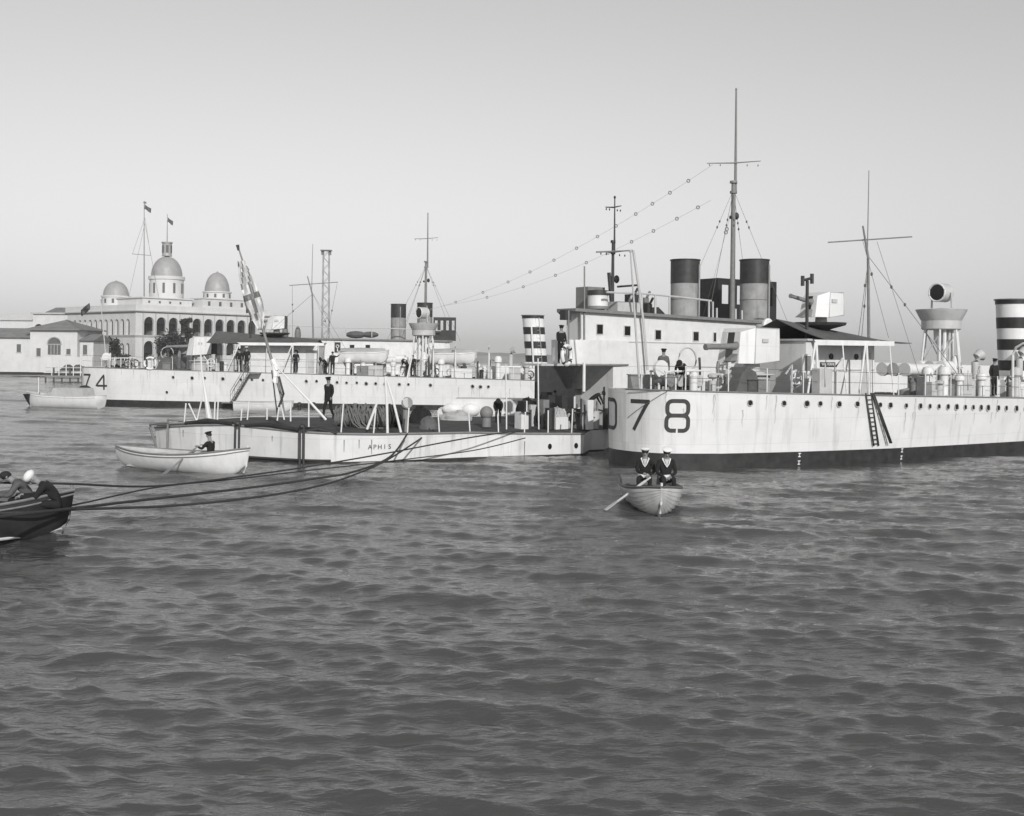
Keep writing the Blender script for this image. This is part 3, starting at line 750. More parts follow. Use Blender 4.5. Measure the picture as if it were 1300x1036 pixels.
    # engine-room casing and pipes before the funnel
    mb = MB(); mb.bb((g(30.5), -1.4, zt-.1), (g(35), 1.4, zt+.9)); mb.bb((g(31), -1.1, zt+.9), (g(34), 1.1, zt+1.05)); mb.build('engine_casing', M['white'], root)
    mb = MB(); mb.bb((g(38.2), -1.6, zt-.1), (g(52), 1.6, zt+1.6)); mb.build('midship_casing', M['white'], root)
    for (x, y) in ((27.2, -3.3), (28.9, -3.3), (31.5, -3.3)):   # davits
        mb = MB(); z0 = z_(g(x)); mb.tube([(g(x), y, z0), (g(x), y, z0+2.0), (g(x), y-.15, z0+2.35), (g(x), y-.5, z0+2.55), (g(x), y-.9, z0+2.45)], [.07, .065, .06, .05, .04], 8); mb.build('davit', M['white'], root)
    # ensign staff
    mb = MB(); mb.tube([(g(.9), 0, z_(0)), (g(.9)-.55, 0, z_(0)+5.3)], [.05, .03], 8); mb.ell((g(.9)-.55, 0, z_(0)+5.35), (.06, .06, .05), 8, 5); mb.build('ensign_staff', M['offw'], root)
    # small tangle of gear along the deck edge
    for k in range(58):
        x = random.uniform(18.6, 44) if k < 40 else random.uniform(.8, 11.5); y = -random.uniform(1.8, 3.7) if x > 8 else -random.uniform(.2, 1.9); z0 = z_(g(x)); mb = MB()
        c = random.random()
        if k % 9 == 4: mb.bb((g(x)-.3, y-.2, z0), (g(x)+random.uniform(.1, .6), y+.2, z0+random.uniform(.5, 1.3))); mb.tube([(g(x), y-.22, z0+.3), (g(x), y-.22, z0+1.2)], .03, 6)
        elif c < .4: mb.tube([(g(x), y, z0), (g(x), y, z0+random.uniform(.6, 1.5)), (g(x)+random.uniform(-.5, .5), y, z0+random.uniform(.7, 1.6))], .05, 6)
        elif c < .7: mb.cyl((g(x), y, z0), (g(x), y, z0+random.uniform(.4, .9)), .16, n=10); mb.ell((g(x), y, z0+.6), (.2, .2, .12), 8, 5)
        else: mb.torus((g(x), y, z0+.4), .28, .05, (0, 1, 0), 16, 6); mb.tube([(g(x), y, z0), (g(x), y, z0+.2)], .04, 6)
        mb.build('deck_fitting', M[random.choice(['white', 'offw', 'grey', 'dark', 'offw'])], root)
    # lines of rigging wire from the stern
    return root, hull

# the near destroyer
F78 = Frame((4.44, 42.74), R(35))
h78 = Hull(F78, .78, 3.0, .018)
def digit_rect(h, x0, x1, y0, y1):
    t0, z1 = h.on(x0, y0); t1, z0 = h.on(x1, y1); return t0, z0, t1-t0, z1-z0
r7 = digit_rect(h78, 801, 824, 509, 547); r8 = digit_rect(h78, 847, 873, 509, 547)
pw = r8[0]-r7[0]
dg = [('7',)+r7, ('8',)+r8, ('D', r7[0]-pw*1.16, r7[1], r7[2]*1.0, r7[3])]
pp78 = [(952, 511.5), (995, 512), (1024, 512.5), (1041, 512.5), (1065, 513), (1088, 513), (1117, 514), (1130, 514.5), (1150, 515)]+[(x, 515+(x-1150)*.025) for x in (1168, 1180, 1191.5, 1203, 1214, 1225, 1235, 1245, 1254, 1267, 1277, 1290, 1301, 1312)]
D78, hull78 = destroyer(F78, .78, dg, pp78, [], 'white destroyer at right with the large number D78 on its rounded stern', None, 'WOLVERINE', lat=.66, SA=88, gf=34.9, gt0=10.9, marks=[(1013, 580), (1143, 578)])
# the far destroyer
F74 = Frame((-34.2, 88.2), R(0.5))
h74 = Hull(F74, 1.0, 2.98, .018)
r7 = digit_rect(h74, 107, 115, 475, 491); r4 = digit_rect(h74, 122, 136, 476, 495)
dg = [('7', r4[0]-(r4[2]*1.35), r4[1], r4[2]*.8, r4[3])]+[('4',)+r4]+[('D', r4[0]-(r4[2]*2.7), r4[1], r4[2]*.8, r4[3])]
pp74 = [(220, 479), (244, 480), (260, 480), (283, 481), (306, 482), (320, 482), (334, 482.5), (348, 483), (389, 484), (402, 484), (428, 485.5), (440, 486), (453, 486), (465, 487), (477, 487), (489, 487.5), (507, 488), (518.5, 488), (546.5, 489), (600, 490.5), (610, 491), (620, 491)]
D74, hull74 = destroyer(F74, 1.0, dg, pp74, [(212, 498)], 'white destroyer farther off at left with the number 74 on its stern', None, None, dz0=2.98, zb=.5, g0=.9, gm=17.3, gf=35.4, marks=[(340, 512)])

# ladders and gangways hung on the hull sides (parts of the ships)
def side_ladder(F, hull, root, p0, p1, wid, out0, out1, nr, mt, name, tread=False):
    a = hull.pos(*hull.on(*p0), out0)[0]; b = hull.pos(*hull.on(*p1), out1)[0]
    d = (b-a).normalized(); mb = MB(); side = Vector((1, 0, 0)) if not tread else Vector((0, -1, 0))
    for q in (0, 1): mb.tube([a+side*wid*q, b+side*wid*q], .035, 6)
    for k in range(nr):
        c = a.lerp(b, (k+.5)/nr); mb.box(c+side*wid/2, (wid if not tread else .22, .06 if not tread else wid, .03))
    if tread:
        for q in (0, 1):
            mb.tube([a+side*wid*q+Vector((0, 0, .9)), b+side*wid*q+Vector((0, 0, .9))], .02, 6)
            for k in range(5): c = a.lerp(b, k/4)+side*wid*q; mb.tube([c, c+Vector((0, 0, .9))], .015, 5)
        mb.box(b+side*wid/2+Vector((-.3, 0, 0)), (.8, wid, .05)); mb.box(a+side*wid/2+Vector((.4, 0, .02)), (.9, wid, .05))
    return mb.build(name, mt, root)
side_ladder(F78, hull78, D78, (1098, 499), (1107, 566), .32, .05, .1, 12, M['dark'], 'rope_ladder')
side_ladder(F78, hull78, D78, (1106, 499), (1124, 562), .10, .05, .25, 9, M['dark'], 'boarding_ladder')
side_ladder(F74, hull74, D74, (318, 474), (296, 511), .75, .1, .1, 12, M['grey'], 'accommodation_ladder', tread=True)

# ------------------------------------------------------------------ river gunboats
FA = Frame((2.0, 49.0), R(36))
def gunboat_house(F, root, x0, x1, y0, y1, z0, z1a, z1b, wins, roof_over=.25, cut=0.0, ey=5.9, zlow=None, xlow=0):
    zfull = z0
    if zlow is not None: z0 = zlow-.08
    mb = MB()
    P = [(x0, y0), (x1-.5, y0), (x1, y0+.4), (x1, y1), (x0+cut, y1), (x0, y0+ey)]
    n = len(P); zt = lambda x: z1a+(z1b-z1a)*(x-x0)/(x1-x0)
    V = [(a, b, z0) for a, b in P]+[(a, b, zt(a)) for a, b in P]
    mb.add(V, [(i, (i+1) % n, n+(i+1) % n, n+i) for i in range(n)]+[tuple(range(n, 2*n))])
    if zlow is not None: mb.add([(a, b, z0) for a, b in P], [tuple(range(n-1, -1, -1))])
    hs = mb.build('superstructure', M['white'], root)
    if zlow is not None:
        mb = MB(); mb.bb((xlow, y0+.02, zfull), (x1-.1, y1-.1, z0-.003)); mb.build('lower_house', M['white'], root)
        mb = MB(); mb.prism([(x0+1.6, y0+2.3, zfull), (xlow-.01, y0+2.3, zfull), (xlow-.01, y1, zfull), (x0+4.6, y1, zfull)], (0, 0, z0-.003-zfull)); mb.build('shaded_recess_wall', M['grey'], root)  # wall coloured grey to paint in the shade under the overhanging deck
    mb = MB(); o = roof_over
    Q = [(x0-o*2, y0-o), (x1-.3, y0-o), (x1+o, y0+.3), (x1+o, y1+o), (x0-o*2+cut, y1+o), (x0-o*2, y0+ey+.1)]
    V = [(a, b, zt(a)) for a, b in Q]+[(a, b, zt(a)+.14) for a, b in Q]
    mb.add(V, [(i, (i+1) % n, n+(i+1) % n, n+i) for i in range(n)]+[tuple(range(n, 2*n)), tuple(range(n-1, -1, -1))]); mb.build('boat_deck', M['grey'], root)
    for (wx, wz_, w_, h_) in wins:
        mb = MB(); mb.box((wx, y0-.01, wz_), (w_+.08, .05, h_+.08)); c = mb.build('window', M['offw'], hs)
        mb = MB(); mb.box((wx, y0-.037, wz_), (w_, .01, h_)); c2 = mb.build('window_pane', M['glass'], hs)
    mb = MB(); zz = z0+(z1a-z0)*(.42 if zlow is None else .46)
    mb.bb((x0+.02, y0-.03, zz), (x1-.6, y0-.002, zz+.04)); mb.build('plate_seam', M['offw'], hs)
    return hs
def gb_funnel(root, x, y, z0, z1, r, capf=.36):
    zc = z1-(z1-z0)*capf
    mb = MB(); mb.lathe((x, y, 0), [(r*1.04, z0), (r*1.04, z0+.2), (r, z0+.22), (r, zc)], 32); fn = mb.build('funnel', M['fun'], root)
    mb = MB(); mb.lathe((x, y, 0), [(r+.012, zc), (r+.012, z1-.06), (r+.05, z1-.05), (r+.05, z1), (r-.06, z1), (r-.06, z1-.5)], 32); mb.build('funnel_top', M['dark'], fn)
    mb = MB(); mb.tube([(x+r*.3, y-r-.06, z0), (x+r*.3, y-r-.06, z1-.3)], .05, 8); mb.build('steam_pipe', M['fun'], fn)
    mb = MB(); mb.torus((x, y, (z0+zc)/2+.3), r+.015, .015, (0, 0, 1), 28, 6); mb.build('funnel_band', M['grey'], fn)
    return fn
def mast(root, x, y, z0, z1, r, yz, yl, name='mast', stays=True, m_='grey', ang=0.0):
    mb = MB(); zm = z0+(z1-z0)*.62; mb.tube([(x, y, z0), (x, y, zm)], [r, r*.75], 10); mb.tube([(x+r, y, zm-.6), (x+r*.9, y, z1)], [r*.55, r*.3], 8)
    mb.lathe((x, y, zm-.6), [(r*1.3, 0), (r*1.3, .12)], 10); mb.lathe((x, y, zm-.05), [(r*1.4, 0), (r*1.3, .12)], 10); mb.ell((x+r*.9, y, z1), (.06, .06, .08), 8, 5)
    mm = mb.build(name, M[m_], root)
    c, s_ = math.cos(ang), math.sin(ang)
    for z, l in zip(yz, yl):
        mb = MB(); mb.tube([(x-l*c, y-l*s_, z-.03), (x, y, z), (x+l*c, y+l*s_, z+.12)], [.025, .04, .025], 6)
        for q in (-.9, -.5, .5, .9): mb.ell((x+l*q*c, y+l*q*s_, z-.12), (.035, .035, .06), 6, 4)
        mb.build('yard', M[m_], mm)
    mb = MB(); z = yz[0]; l = yl[0]
    mb.ell((x+.25, y, zm-1.8), (.14, .14, .2), 8, 6); mb.build('signal_lamp', M['dark'], mm); mb = MB(); mb.ell((x-.2, y, zm-1.9), (.09, .09, .1), 8, 6); mb.build('signal_lamp', M['dark'], mm)
    if stays:
        mb = MB()
        for dx, dy in ((-3.6, -1.5), (-2.2, -2.2), (2.8, -1.8), (3.4, 1.6), (-2.6, 2.0)):
            a = Vector((x, y, zm-.4)); b = Vector((x+dx, y+dy, z0)); mb.tube([a, b], .012, 4)
            cpt = a.lerp(b, .22); mb.ell(cpt, (.05, .05, .08), 6, 4); mb.ell(a.lerp(b, .26), (.05, .05, .08), 6, 4)
        mb.build('mast_stay', M['wire'], mm)
    return mm
def slot_box(root, x0, x1, y0, y1, z0, z1, nslot):
    """dark steel screen with a row of tall openings"""
    mb = MB(); w_ = (x1-x0); za, zb_ = z0+(z1-z0)*.45, z1-(z1-z0)*.14
    mb.bb((x0, y0, z0), (x1, y0+.06, za)); mb.bb((x0, y0, zb_), (x1, y0+.06, z1)); 
    pit = w_/(nslot+.0); 
    for k in range(nslot+1):
        a = x0+pit*k-(pit*.27 if k else 0); b = x0+pit*k+(pit*.27 if k < nslot else 0); mb.bb((a, y0+.0005, za), (b, y0+.0595, zb_))
    mb.bb((x0, y0+.06, z0), (x0+.06, y1, z1)); mb.bb((x1-.06, y0+.06, z0), (x1, y1, z1)); mb.bb((x0, y0+.06, z1-.05), (x1, y0+.5, z1))
    return mb.build('slotted_screen', M['black'], root)

APH = empty('river_gunboat', (FA.O.x, FA.O.y, 0), FA.th, 'low white gunboat with a flat dark deck, frames at its stern and twin grey funnels', 'warship')
near = [(-15.15, 46.9), (-14.2, 45.9), (-12.9, 45.0), (-11.3, 44.3), (-9.8, 43.5), (-8.2, 42.75), (-7.4, 42.6), (-6.7, 42.65), (-5.2, 43.15), (-3.4, 44.15), (-1.6, 45.2), (.8, 46.3), (3.15, 47.4)]
far = [(3.55, 49.2), (9, 53.2), (22, 62.6), (22-5.3, 62.6+7.3), (-1, 57.2), (-7, 53.6), (-12, 51.2), (-14.6, 49.4), (-15.4, 48.0)]
dzn = [1.04, 1.15, 1.28, 1.36, 1.30, 1.22, 1.19, 1.16, 1.12, 1.10, 1.08, .98, .92]
PN = [FA.L((x, y, 0)) for x, y in near]; PF = [FA.L((x, y, 0)) for x, y in far]
dzf = [.95, 1.0, 1.0, 1.0, 1.1, 1.2, 1.3, 1.2, 1.1]
ALLP = PN+PF; DZ = dzn+dzf; cx_ = sum(p.x for p in ALLP)/len(ALLP); cy_ = sum(p.y for p in ALLP)/len(ALLP)
def ring_at(fz):
    out = []
    for p, d in zip(ALLP, DZ):
        z = fz(d); c = Vector((cx_, cy_)); q = Vector((p.x, p.y)); k = 1-.010*max(0, (d-z)/d)
        q = c+(q-c)*k; out.append((q.x, q.y, z))
    return out
mb = MB(); n = len(ALLP)
rs_ = [ring_at(lambda d: .07), ring_at(lambda d: d*.55), ring_at(lambda d: d)]
for a, b in zip(rs_, rs_[1:]): mb.add(a+b, [(i, (i+1) % n, n+(i+1) % n, n+i) for i in range(n)])
ahull = mb.build('hull', M['hulla'], APH)
mb = MB(); a, b = ring_at(lambda d: -.9), ring_at(lambda d: .07); mb.add(a+b, [(i, (i+1) % n, n+(i+1) % n, n+i) for i in range(n)]); mb.build('boot_topping', M['boot'], APH)
mb = MB(); a = [(x, y, z-.02) for x, y, z in ring_at(lambda d: d)]; c0 = (cx_, cy_, 1.15); mb.add(a+[c0], [(i, (i+1) % n, n) for i in range(n)]); mb.build('deck', M['deck'], APH)
mb = MB(); mb.tube([Vector(p)+Vector((0, 0, .0)) for p in ring_at(lambda d: d)[:13]], .05, 6); mb.build('deck_edge', M['grey'], APH)
# step in the bulwark and doubling strip on the hull side
def hpt(px, z, out=.03, py=None):       # point on the near hull side of the gunboat at a picture column
    ring = ring_at(lambda d: z)
    for i in range(12):
        A, B = Vector(ring[i]), Vector(ring[i+1]); pa, pb = FA.pr(A)[0], FA.pr(B)[0]
        if pa <= px <= pb or (i == 11 and px > pb):
            t = (px-pa)/(pb-pa); p = A.lerp(B, t); d = (B-A).normalized(); nrm = Vector((d.y, -d.x, 0)); return p+nrm*out
    return Vector(ring[0])
# hull lettering, rust streak plates and ports
for i, chh in enumerate('APHIS'):
    p = hpt(469.5+i*6.2, .62, .02); q = hpt(470.5+i*6.2, .62, .02); d = (q-p)
    text_mesh(chh, .26, M['num'], 'hull_letter', ahull, p, (R(90), 0, math.atan2(d.y, d.x)))
for px, z, h_ in ((436, .80, .34), (455, .80, .22), (471, .8, .45), (665, .55, .5), (232, .95, .2), (345, .9, .12)):
    mb = MB(); p = hpt(px, z, .006); q = hpt(px+1.5, z, .006); mb.add([p+Vector((0, 0, .12)), q+Vector((0, 0, .12)), q.lerp(p, .3)+Vector((0, 0, -h_)), p.lerp(q, .3)+Vector((0, 0, -h_))], [(0, 1, 2, 3)]); mb.build('rust_stain', M['grey'], ahull)
for px in (697.5, 731):
    p = hpt(px, .42, .0); mb = MB(); mb.lathe((0, 0, 0), [(.12, 0), (.12, .03), (.09, .035)], 14, m=Matrix.Rotation(R(90), 3, 'X'), sx=.75); c = mb.build('porthole', M['glass'], ahull); c.location = p; q = hpt(px-3, .42, 0); c.rotation_euler = (0, 0, math.atan2(p.y-q.y, p.x-q.x))
mb = MB(); mb.tube([hpt(x, .12, .05) for x in (300, 330, 360, 385, 420)], .05, 6); mb.build('rubbing_strake', M['dark'], ahull)
# guard frames round the stern
for i, px in enumerate((198.5, 220, 305, 384)):
    zt = (1.18, 1.45, 1.42, 1.42)[i]; r_ = (.05, .04, .05, .055)[i]
    p = hpt(px, 1.0, .28); q = hpt(px+(.5 if i else 0), .1, .34); mb = MB(); mb.tube([(q.x, q.y, -.5), (q.x, q.y, .1), (p.x, p.y, zt-.15), (p.x+.05, p.y+.12, zt)], r_, 8)
    if i >= 2:
        q2 = hpt(px+5, .1, .3); p2 = hpt(px+5, 1, .28); mb.tube([(q2.x, q2.y, -.5), (p2.x, p2.y, zt)], r_*.9, 8); mb.ell((p.x+.1, p.y, zt+.02), (.14, .14, .12), 8, 6)
    mb.tube([(p.x, p.y, zt), tuple(hpt(px+8, 1.25, -1.6) )], r_*.9, 8)
    mb.build('stern_guard_frame', M['grey' if i < 2 else 'dark'], APH)
mb = MB(); mb.tube([hpt(x, zz, .28) for x, zz in ((198.5, 1.18), (210, 1.28), (222, 1.34))], .05, 6); mb.build('guard_rail_bar', M['grey'], APH)
for (xa, xb, za, zb_, hh) in ((236, 296, 1.33, 1.40, .12), (312, 380, 1.36, 1.28, .13), (386, 428, 1.24, 1.18, .1)):
    mb = MB(); A = hpt(xa, 1.1, .02); B = hpt(xb, 1.1, .02); 
    mb.tube([(A.x, A.y, za), ((A.x+B.x)/2, (A.y+B.y)/2+.12, (za+zb_)/2+.1), (B.x, B.y, zb_)], [hh*.6, hh, hh*.7], 8); mb.build('stern_fender', M['black'], APH)
# stanchions at the deck edge: picture columns of foot and head
stp = [(234, 532, 236, 513), (250, 531, 240, 513), (250, 531, 256, 508), (272, 529, 273, 511), (276, 529, 277, 511), (306, 530, 307, 520), (314, 529, 316, 511), (339, 529, 339, 519), (369, 531, 369, 512), (352, 530, 354, 518), (361, 529, 357, 515), (392, 538, 392, 512), (433, 545, 436, 512), (474, 549, 477, 520), (517, 549, 519, 519), (558, 549, 556, 522), (597, 549, 595, 524), (633, 549, 632, 527), (667, 549, 667, 524), (697, 550, 696, 522), (727, 551, 727, 520)]
for a, b, c, d in stp:
    foot = hpt(a, 1.0, -.12); foot.z = 1.05+.25*max(0, min(1, (430-a)/130)); s_ = FA.pr(foot); W = FA.W(foot); tp = FA.L(wy(c, d, W.y))
    foot = FA.L(wy(a, min(b, s_[1]), W.y)) if b < s_[1] else foot
    mb = MB(); mb.tube([foot+Vector((0, 0, -.12)), tp], .03, 6); mb.ell(tp, (.04, .04, .04), 6, 4); mb.build('stanchion', M['white'], APH)
def wline(pts, Y, r, mt, name, parent=APH, F=FA):
    mb = MB(); mb.tube([F.L(wy(x, y, Y)) for x, y in pts], r, 8); return mb.build(name, mt, parent)
wline([(254, 430), (256, 470), (266, 532)], 45.6, [.02, .035, .12], M['white'], 'boat_boom')
wline([(466, 545), (478, 513)], 43.2, .05, M['white'], 'awning_strut')
wline([(492, 550), (491, 508), (489, 478)], 43.3, .055, M['white'], 'awning_strut')
wline([(509, 549), (499, 508), (490, 478)], 43.5, .05, M['white'], 'awning_strut')
wline([(511, 508), (517, 480), (523, 452)], 43.5, .035, M['white'], 'awning_strut')
wline([(348, 462), (395, 512), (414, 533)], 44.6, [.02, .05, .05], M['white'], 'boat_boom')
wline([(642, 463), (643, 503), (643, 545)], 46.5, .03, M['white'], 'awning_strut')
wline([(683, 455), (684, 545)], 48.5, .03, M['white'], 'awning_strut')
# ensign staff
wline([(301.5, 311), (314, 350), (327, 393), (345, 458), (357, 503), (361, 528)], 46.4, [.03, .045, .055, .07, .06, .05], M['grey'], 'ensign_staff')
wline([(303, 318), (301.5, 311)], 46.4, [.05, .075], M['dark'], 'staff_truck')
mb = MB(); 
for k in range(3): mb.tube([FA.L(wy(346+k*2, 456+k*8, 46.3)), FA.L(wy(352-k*2, 470+k*8, 46.3))], [.12, .16], 8)
mb.build('furled_cloth', M['white2'], APH)
wline([(345, 470), (352, 527)], 46.2, .03, M['black'], 'staff_stay'); wline([(354, 478), (360, 500), (352, 522)], 46.2, .05, M['dark'], 'staff_stay')
# cowl ventilator on the deck
p = FA.L(wy(515, 547, 45.0)); mb = MB(); p.z = 1.1
mb.tube([p, p+Vector((0, 0, .95))], .13, 14); mb.tube([p+Vector((0, 0, .93)), p+Vector((0, 0, 1.05)), p+Vector((-.04, -.12, 1.18)), p+Vector((-.08, -.22, 1.2))], [.13, .17, .22, .24], 14); mb.build('cowl_ventilator', M['grey'], APH)
c = MB(); c.lathe(p+Vector((-.085, -.235, 1.2)), [(.2, 0), (.02, .003)], 14, m=Matrix.Rotation(R(80), 3, 'X')); c.build('ventilator_mouth', M['offw'], APH)
for px, py, s_, m_ in ((617.5, 548, 1.0, 'grey'), (380, 527, .5, 'dark'), (398, 527, .5, 'dark'), (700, 545, .6, 'dark'), (724, 545, .6, 'offw')):
    p = FA.L(wz(px, py-6, 1.1)); mb = MB()
    mb.tube([p, p+Vector((0, 0, .42*s_))], .2*s_, 12); mb.ell(p+Vector((0, 0, .62*s_)), (.30*s_, .30*s_, .3*s_), 14, 8); mb.build('bollard', M[m_], APH)
# superstructure: seen between the destroyer's mast gear and the open water
xL = FA.at(737, 400, 0).x; xR = FA.at(968, 400, 0).x
xs = lambda px, y=0: FA.at(px, 440, y).x
zs = lambda px, py, y=0: FA.at(px, py, y).z
wn = []
for px, py in ((761, 418), (796, 420), (835, 425), (883, 427), (907, 428)): q = FA.at(px, py, 0); wn.append((q.x, q.z, .34 if px < 900 else .15, .42))
gunboat_house(FA, APH, xL, xR, 0, 6.0, 1.0, zs(737, 396), zs(966, 411), wn, cut=4.6, ey=1.0, zlow=zs(745, 463), xlow=xs(779))
rq = random.Random(11)
for k in range(60):                      # lockers, reels and fittings round the foot of the house
    px = rq.uniform(655, 772); Yd = rq.uniform(48.6, 54.5); W = wy(px, 530, Yd); q = FA.L(W); q.z = 1.0; mb = MB(); c = rq.random()
    if c < .35: mb.bb(q+Vector((-.25, -.2, 0)), q+Vector((rq.uniform(.05, .5), .3, rq.uniform(.5, 1.5))))
    elif c < .6: mb.tube([q, q+Vector((0, 0, rq.uniform(.8, 2.0)))], .05, 6); mb.tube([q+Vector((0, 0, .7)), q+Vector((rq.uniform(-.8, .8), 0, .8))], .04, 6)
    elif c < .8: mb.torus(q+Vector((0, 0, .45)), .32, .07, (rq.uniform(-.5, .5), 1, 0), 18, 6); mb.tube([q, q+Vector((0, 0, .2))], .05, 6)
    else: mb.cyl(q, q+Vector((0, 0, rq.uniform(.5, 1.1))), .22, n=12)
    mb.build('deck_fitting', M[rq.choice(['dark', 'black', 'dark', 'grey', 'offw', 'white', 'canvas'])], APH)
# projecting wing and sponson at the after end
wx0 = xs(722, .2)
zf = zs(745, 463, 0)
mb = MB(); cxs, cys, rs2 = xL+.9, .7, 1.75
prof = []
P2 = [(xL+2.9, -.05), (xL+1.6, -.12), (xL+.3, -.2)]+[(xL+.1+.95*math.cos(R(a)), .72+.92*math.sin(R(a))) for a in range(-90, -221, -10)]+[(xL+.1, 1.5)]
V = [(a, b, zf) for a, b in P2]+[(a, b, zf+1.12) for a, b in P2]; n2 = len(P2)
mb.add(V, [(i, i+1, n2+i+1, n2+i) for i in range(n2-1)]); sb_ = mb.build('sponson_bulwark', M['white'], APH)
sm_ = sb_.modifiers.new('thick', 'SOLIDIFY'); sm_.thickness = .05
mb = MB(); V = [(a, b, zf-.04) for a, b in P2]+[(a, b, zf+.04) for a, b in P2]
mb.add(V, [(i, (i+1) % n2, n2+(i+1) % n2, n2+i) for i in range(n2)]+[tuple(range(n2)), tuple(range(n2, 2*n2))]); mb.build('sponson_deck', M['grey'], APH)
mb = MB(); lo = [((a-cxs)*.5+cxs+.75, 1.9+(b-cys)*.3, zf-1.15) for a, b in P2]; up_ = [(a*.97+cxs*.03, b*.97+cys*.03, zf-.05) for a, b in P2]
mb.add(lo+up_, [(i, (i+1) % n2, n2+(i+1) % n2, n2+i) for i in range(n2)]+[tuple(range(n2))]); mb.build('sponson_bracket', M['grey'], APH)
mb = MB(); q = FA.at(741, 470, -.42); mb.tube([(q.x, -.45, zf-1.2), (q.x, -.45, zf+.1)], .07, 8); mb.build('sponson_post', M['white'], APH)
mb = MB(); mb.bb((cxs-rs2-1.2, .2, zf-.06), (cxs-rs2+.25, 1.8, zf+.03)); mb.build('side_platform', M['offw'], APH)
# corner posts and lamp box at the after end of the boat deck
for px, a, b in ((722, 394, 455), (742, 338, 438), (737, 398, 430)):
    mb = MB(); q = FA.at(px, a, -.1); q2 = FA.at(px, b, -.1); mb.tube([q, q2], .035, 6); mb.build('roof_post', M['grey'], APH)
q = FA.at(718, 400, .1); mb = MB(); mb.box(q, (.34, .4, .44)); mb.build('lamp_box', M['dark'], APH)
# things on the boat deck
zr = zs(760, 396)
def roofbox(x0, y0, x1, y1, yl, dep, m_, name):
    a = FA.at(x0, y1, yl); b = FA.at(x1, y0, yl); mb = MB(); mb.bb((a.x, yl, a.z), (b.x, yl+dep, b.z)); return mb.build(name, M[m_], APH)
q = FA.at(759, 380, 1.2); mb = MB(); r_ = .48; za, zb_ = FA.at(759, 392, 1.2).z, FA.at(759, 369, 1.2).z
mb.lathe((q.x, 1.2, za), [(r_, 0), (r_, (zb_-za)*.8)], 20); dr = mb.build('chart_drum', M['white'], APH)
mb = MB(); mb.lathe((q.x, 1.2, zb_), [(r_*1.08, -.22), (r_*1.08, 0), (.05, .05)], 20); mb.build('drum_lid', M['dark'], dr)
mb = MB(); mb.lathe((q.x, 1.2, za), [(r_*1.1, -.02), (r_*1.1, .12)], 20); mb.build('drum_foot', M['grey'], dr)
roofbox(746, 365, 768, 394, 2.2, .9, 'grey', 'deck_hut')
mast(APH, xs(777, 1.8), 1.8, zr, zs(776, 250, 1.8), .09, [zs(776, 320, 1.8), zs(776, 263, 1.8)], [.85, .5], 'signal_mast', False, 'dark')
for pts, r_, m_ in (([(773, 346), (777, 392)], .09, 'dark'), ([(804, 318), (812, 372), (817, 410), (822, 470)], .06, 'offw'), ([(757, 320), (803, 318)], .035, 'grey'), ([(784, 364), (810, 362)], .05, 'dark')):
    mb = MB(); mb.tube([FA.at(x, y, 1.5 if m_ != 'offw' else -.3) for x, y in pts], r_, 8); mb.build('signal_spar', M[m_], APH)
# rail round the boat deck
mb = MB(); mb.tube([FA.at(x, y, .1) for x, y in ((770, 371), (815, 372.5), (860, 377), (903, 382))], .05, 6); mb.build('roof_rail', M['offw'], APH)
for px, ya, yb in ((815, 372, 399), (832, 375, 400), (850, 376, 402), (900, 382, 405), (905, 383, 407), (910, 391, 407), (934, 392, 409), (942, 394, 409)):
    mb = MB(); mb.tube([FA.at(px, ya, .1), FA.at(px, yb, .1)], .05, 6); mb.build('roof_stanchion', M['offw'], APH)
for k, (x0, y0, x1, y1, yl, dp, m_) in enumerate(((784, 384, 812, 397, .8, .8, 'offw'), (800, 374, 811, 390, 1.0, .4, 'dark'), (818, 378, 824, 398, .9, .3, 'grey'), (822, 386, 828, 399, .6, .3, 'dark'))):
    a = FA.at(x0, y1, yl); b = FA.at(x1, y0, yl); mb = MB(); mb.bb((a.x, yl, a.z), (b.x, yl+dp, b.z)); mb.tube([((a.x+b.x)/2, yl, b.z), ((a.x+b.x)/2+.2, yl, b.z+.3)], .06, 6); mb.build('roof_locker', M[m_], APH)
mb = MB(); q = FA.at(836, 393, .8); mb.prism([q+Vector((-.35, 0, -.25)), q+Vector((0, 0, .12)), q+Vector((.45, 0, -.2))], (0, .7, 0)); mb.build('skylight', M['dark'], APH)
# funnels, mast, screen
for px, zt, yl in ((870, 331, 3.6), (958, 329, 1.6)):
    p = FA.at(px, 331, yl); gb_funnel(APH, p.x, p.y, zr-.4, p.z+.05, .76)
pm = FA.at(932.5, 113, 2.6); mast(APH, pm.x, pm.y, 5.5, pm.z, .15, [FA.at(932, 207, 2.6).z, ], [1.45], 'mast', True, 'grey', R(-36))
p0 = FA.at(911, 405, 5.2); p1 = FA.at(986, 358, 5.2); slot_box(APH, p0.x, p1.x, 5.2, 6.6, p0.z-.3, p1.z, 4)
# round float at the fore end of the house
q = FA.at(973, 413, -.3); mb = MB(); mb.lathe(q, [(.34, 0), (.36, .06), (.36, .14), (.30, .2)], 24, m=Matrix.Rotation(R(90), 3, 'X')); fl = mb.build('round_reel', M['white2'], APH)
mb = MB(); mb.lathe(q+Vector((0, -.2, 0)), [(.10, 0), (.10, .02)], 14, m=Matrix.Rotation(R(90), 3, 'X')); mb.build('reel_hub', M['dark'], fl)

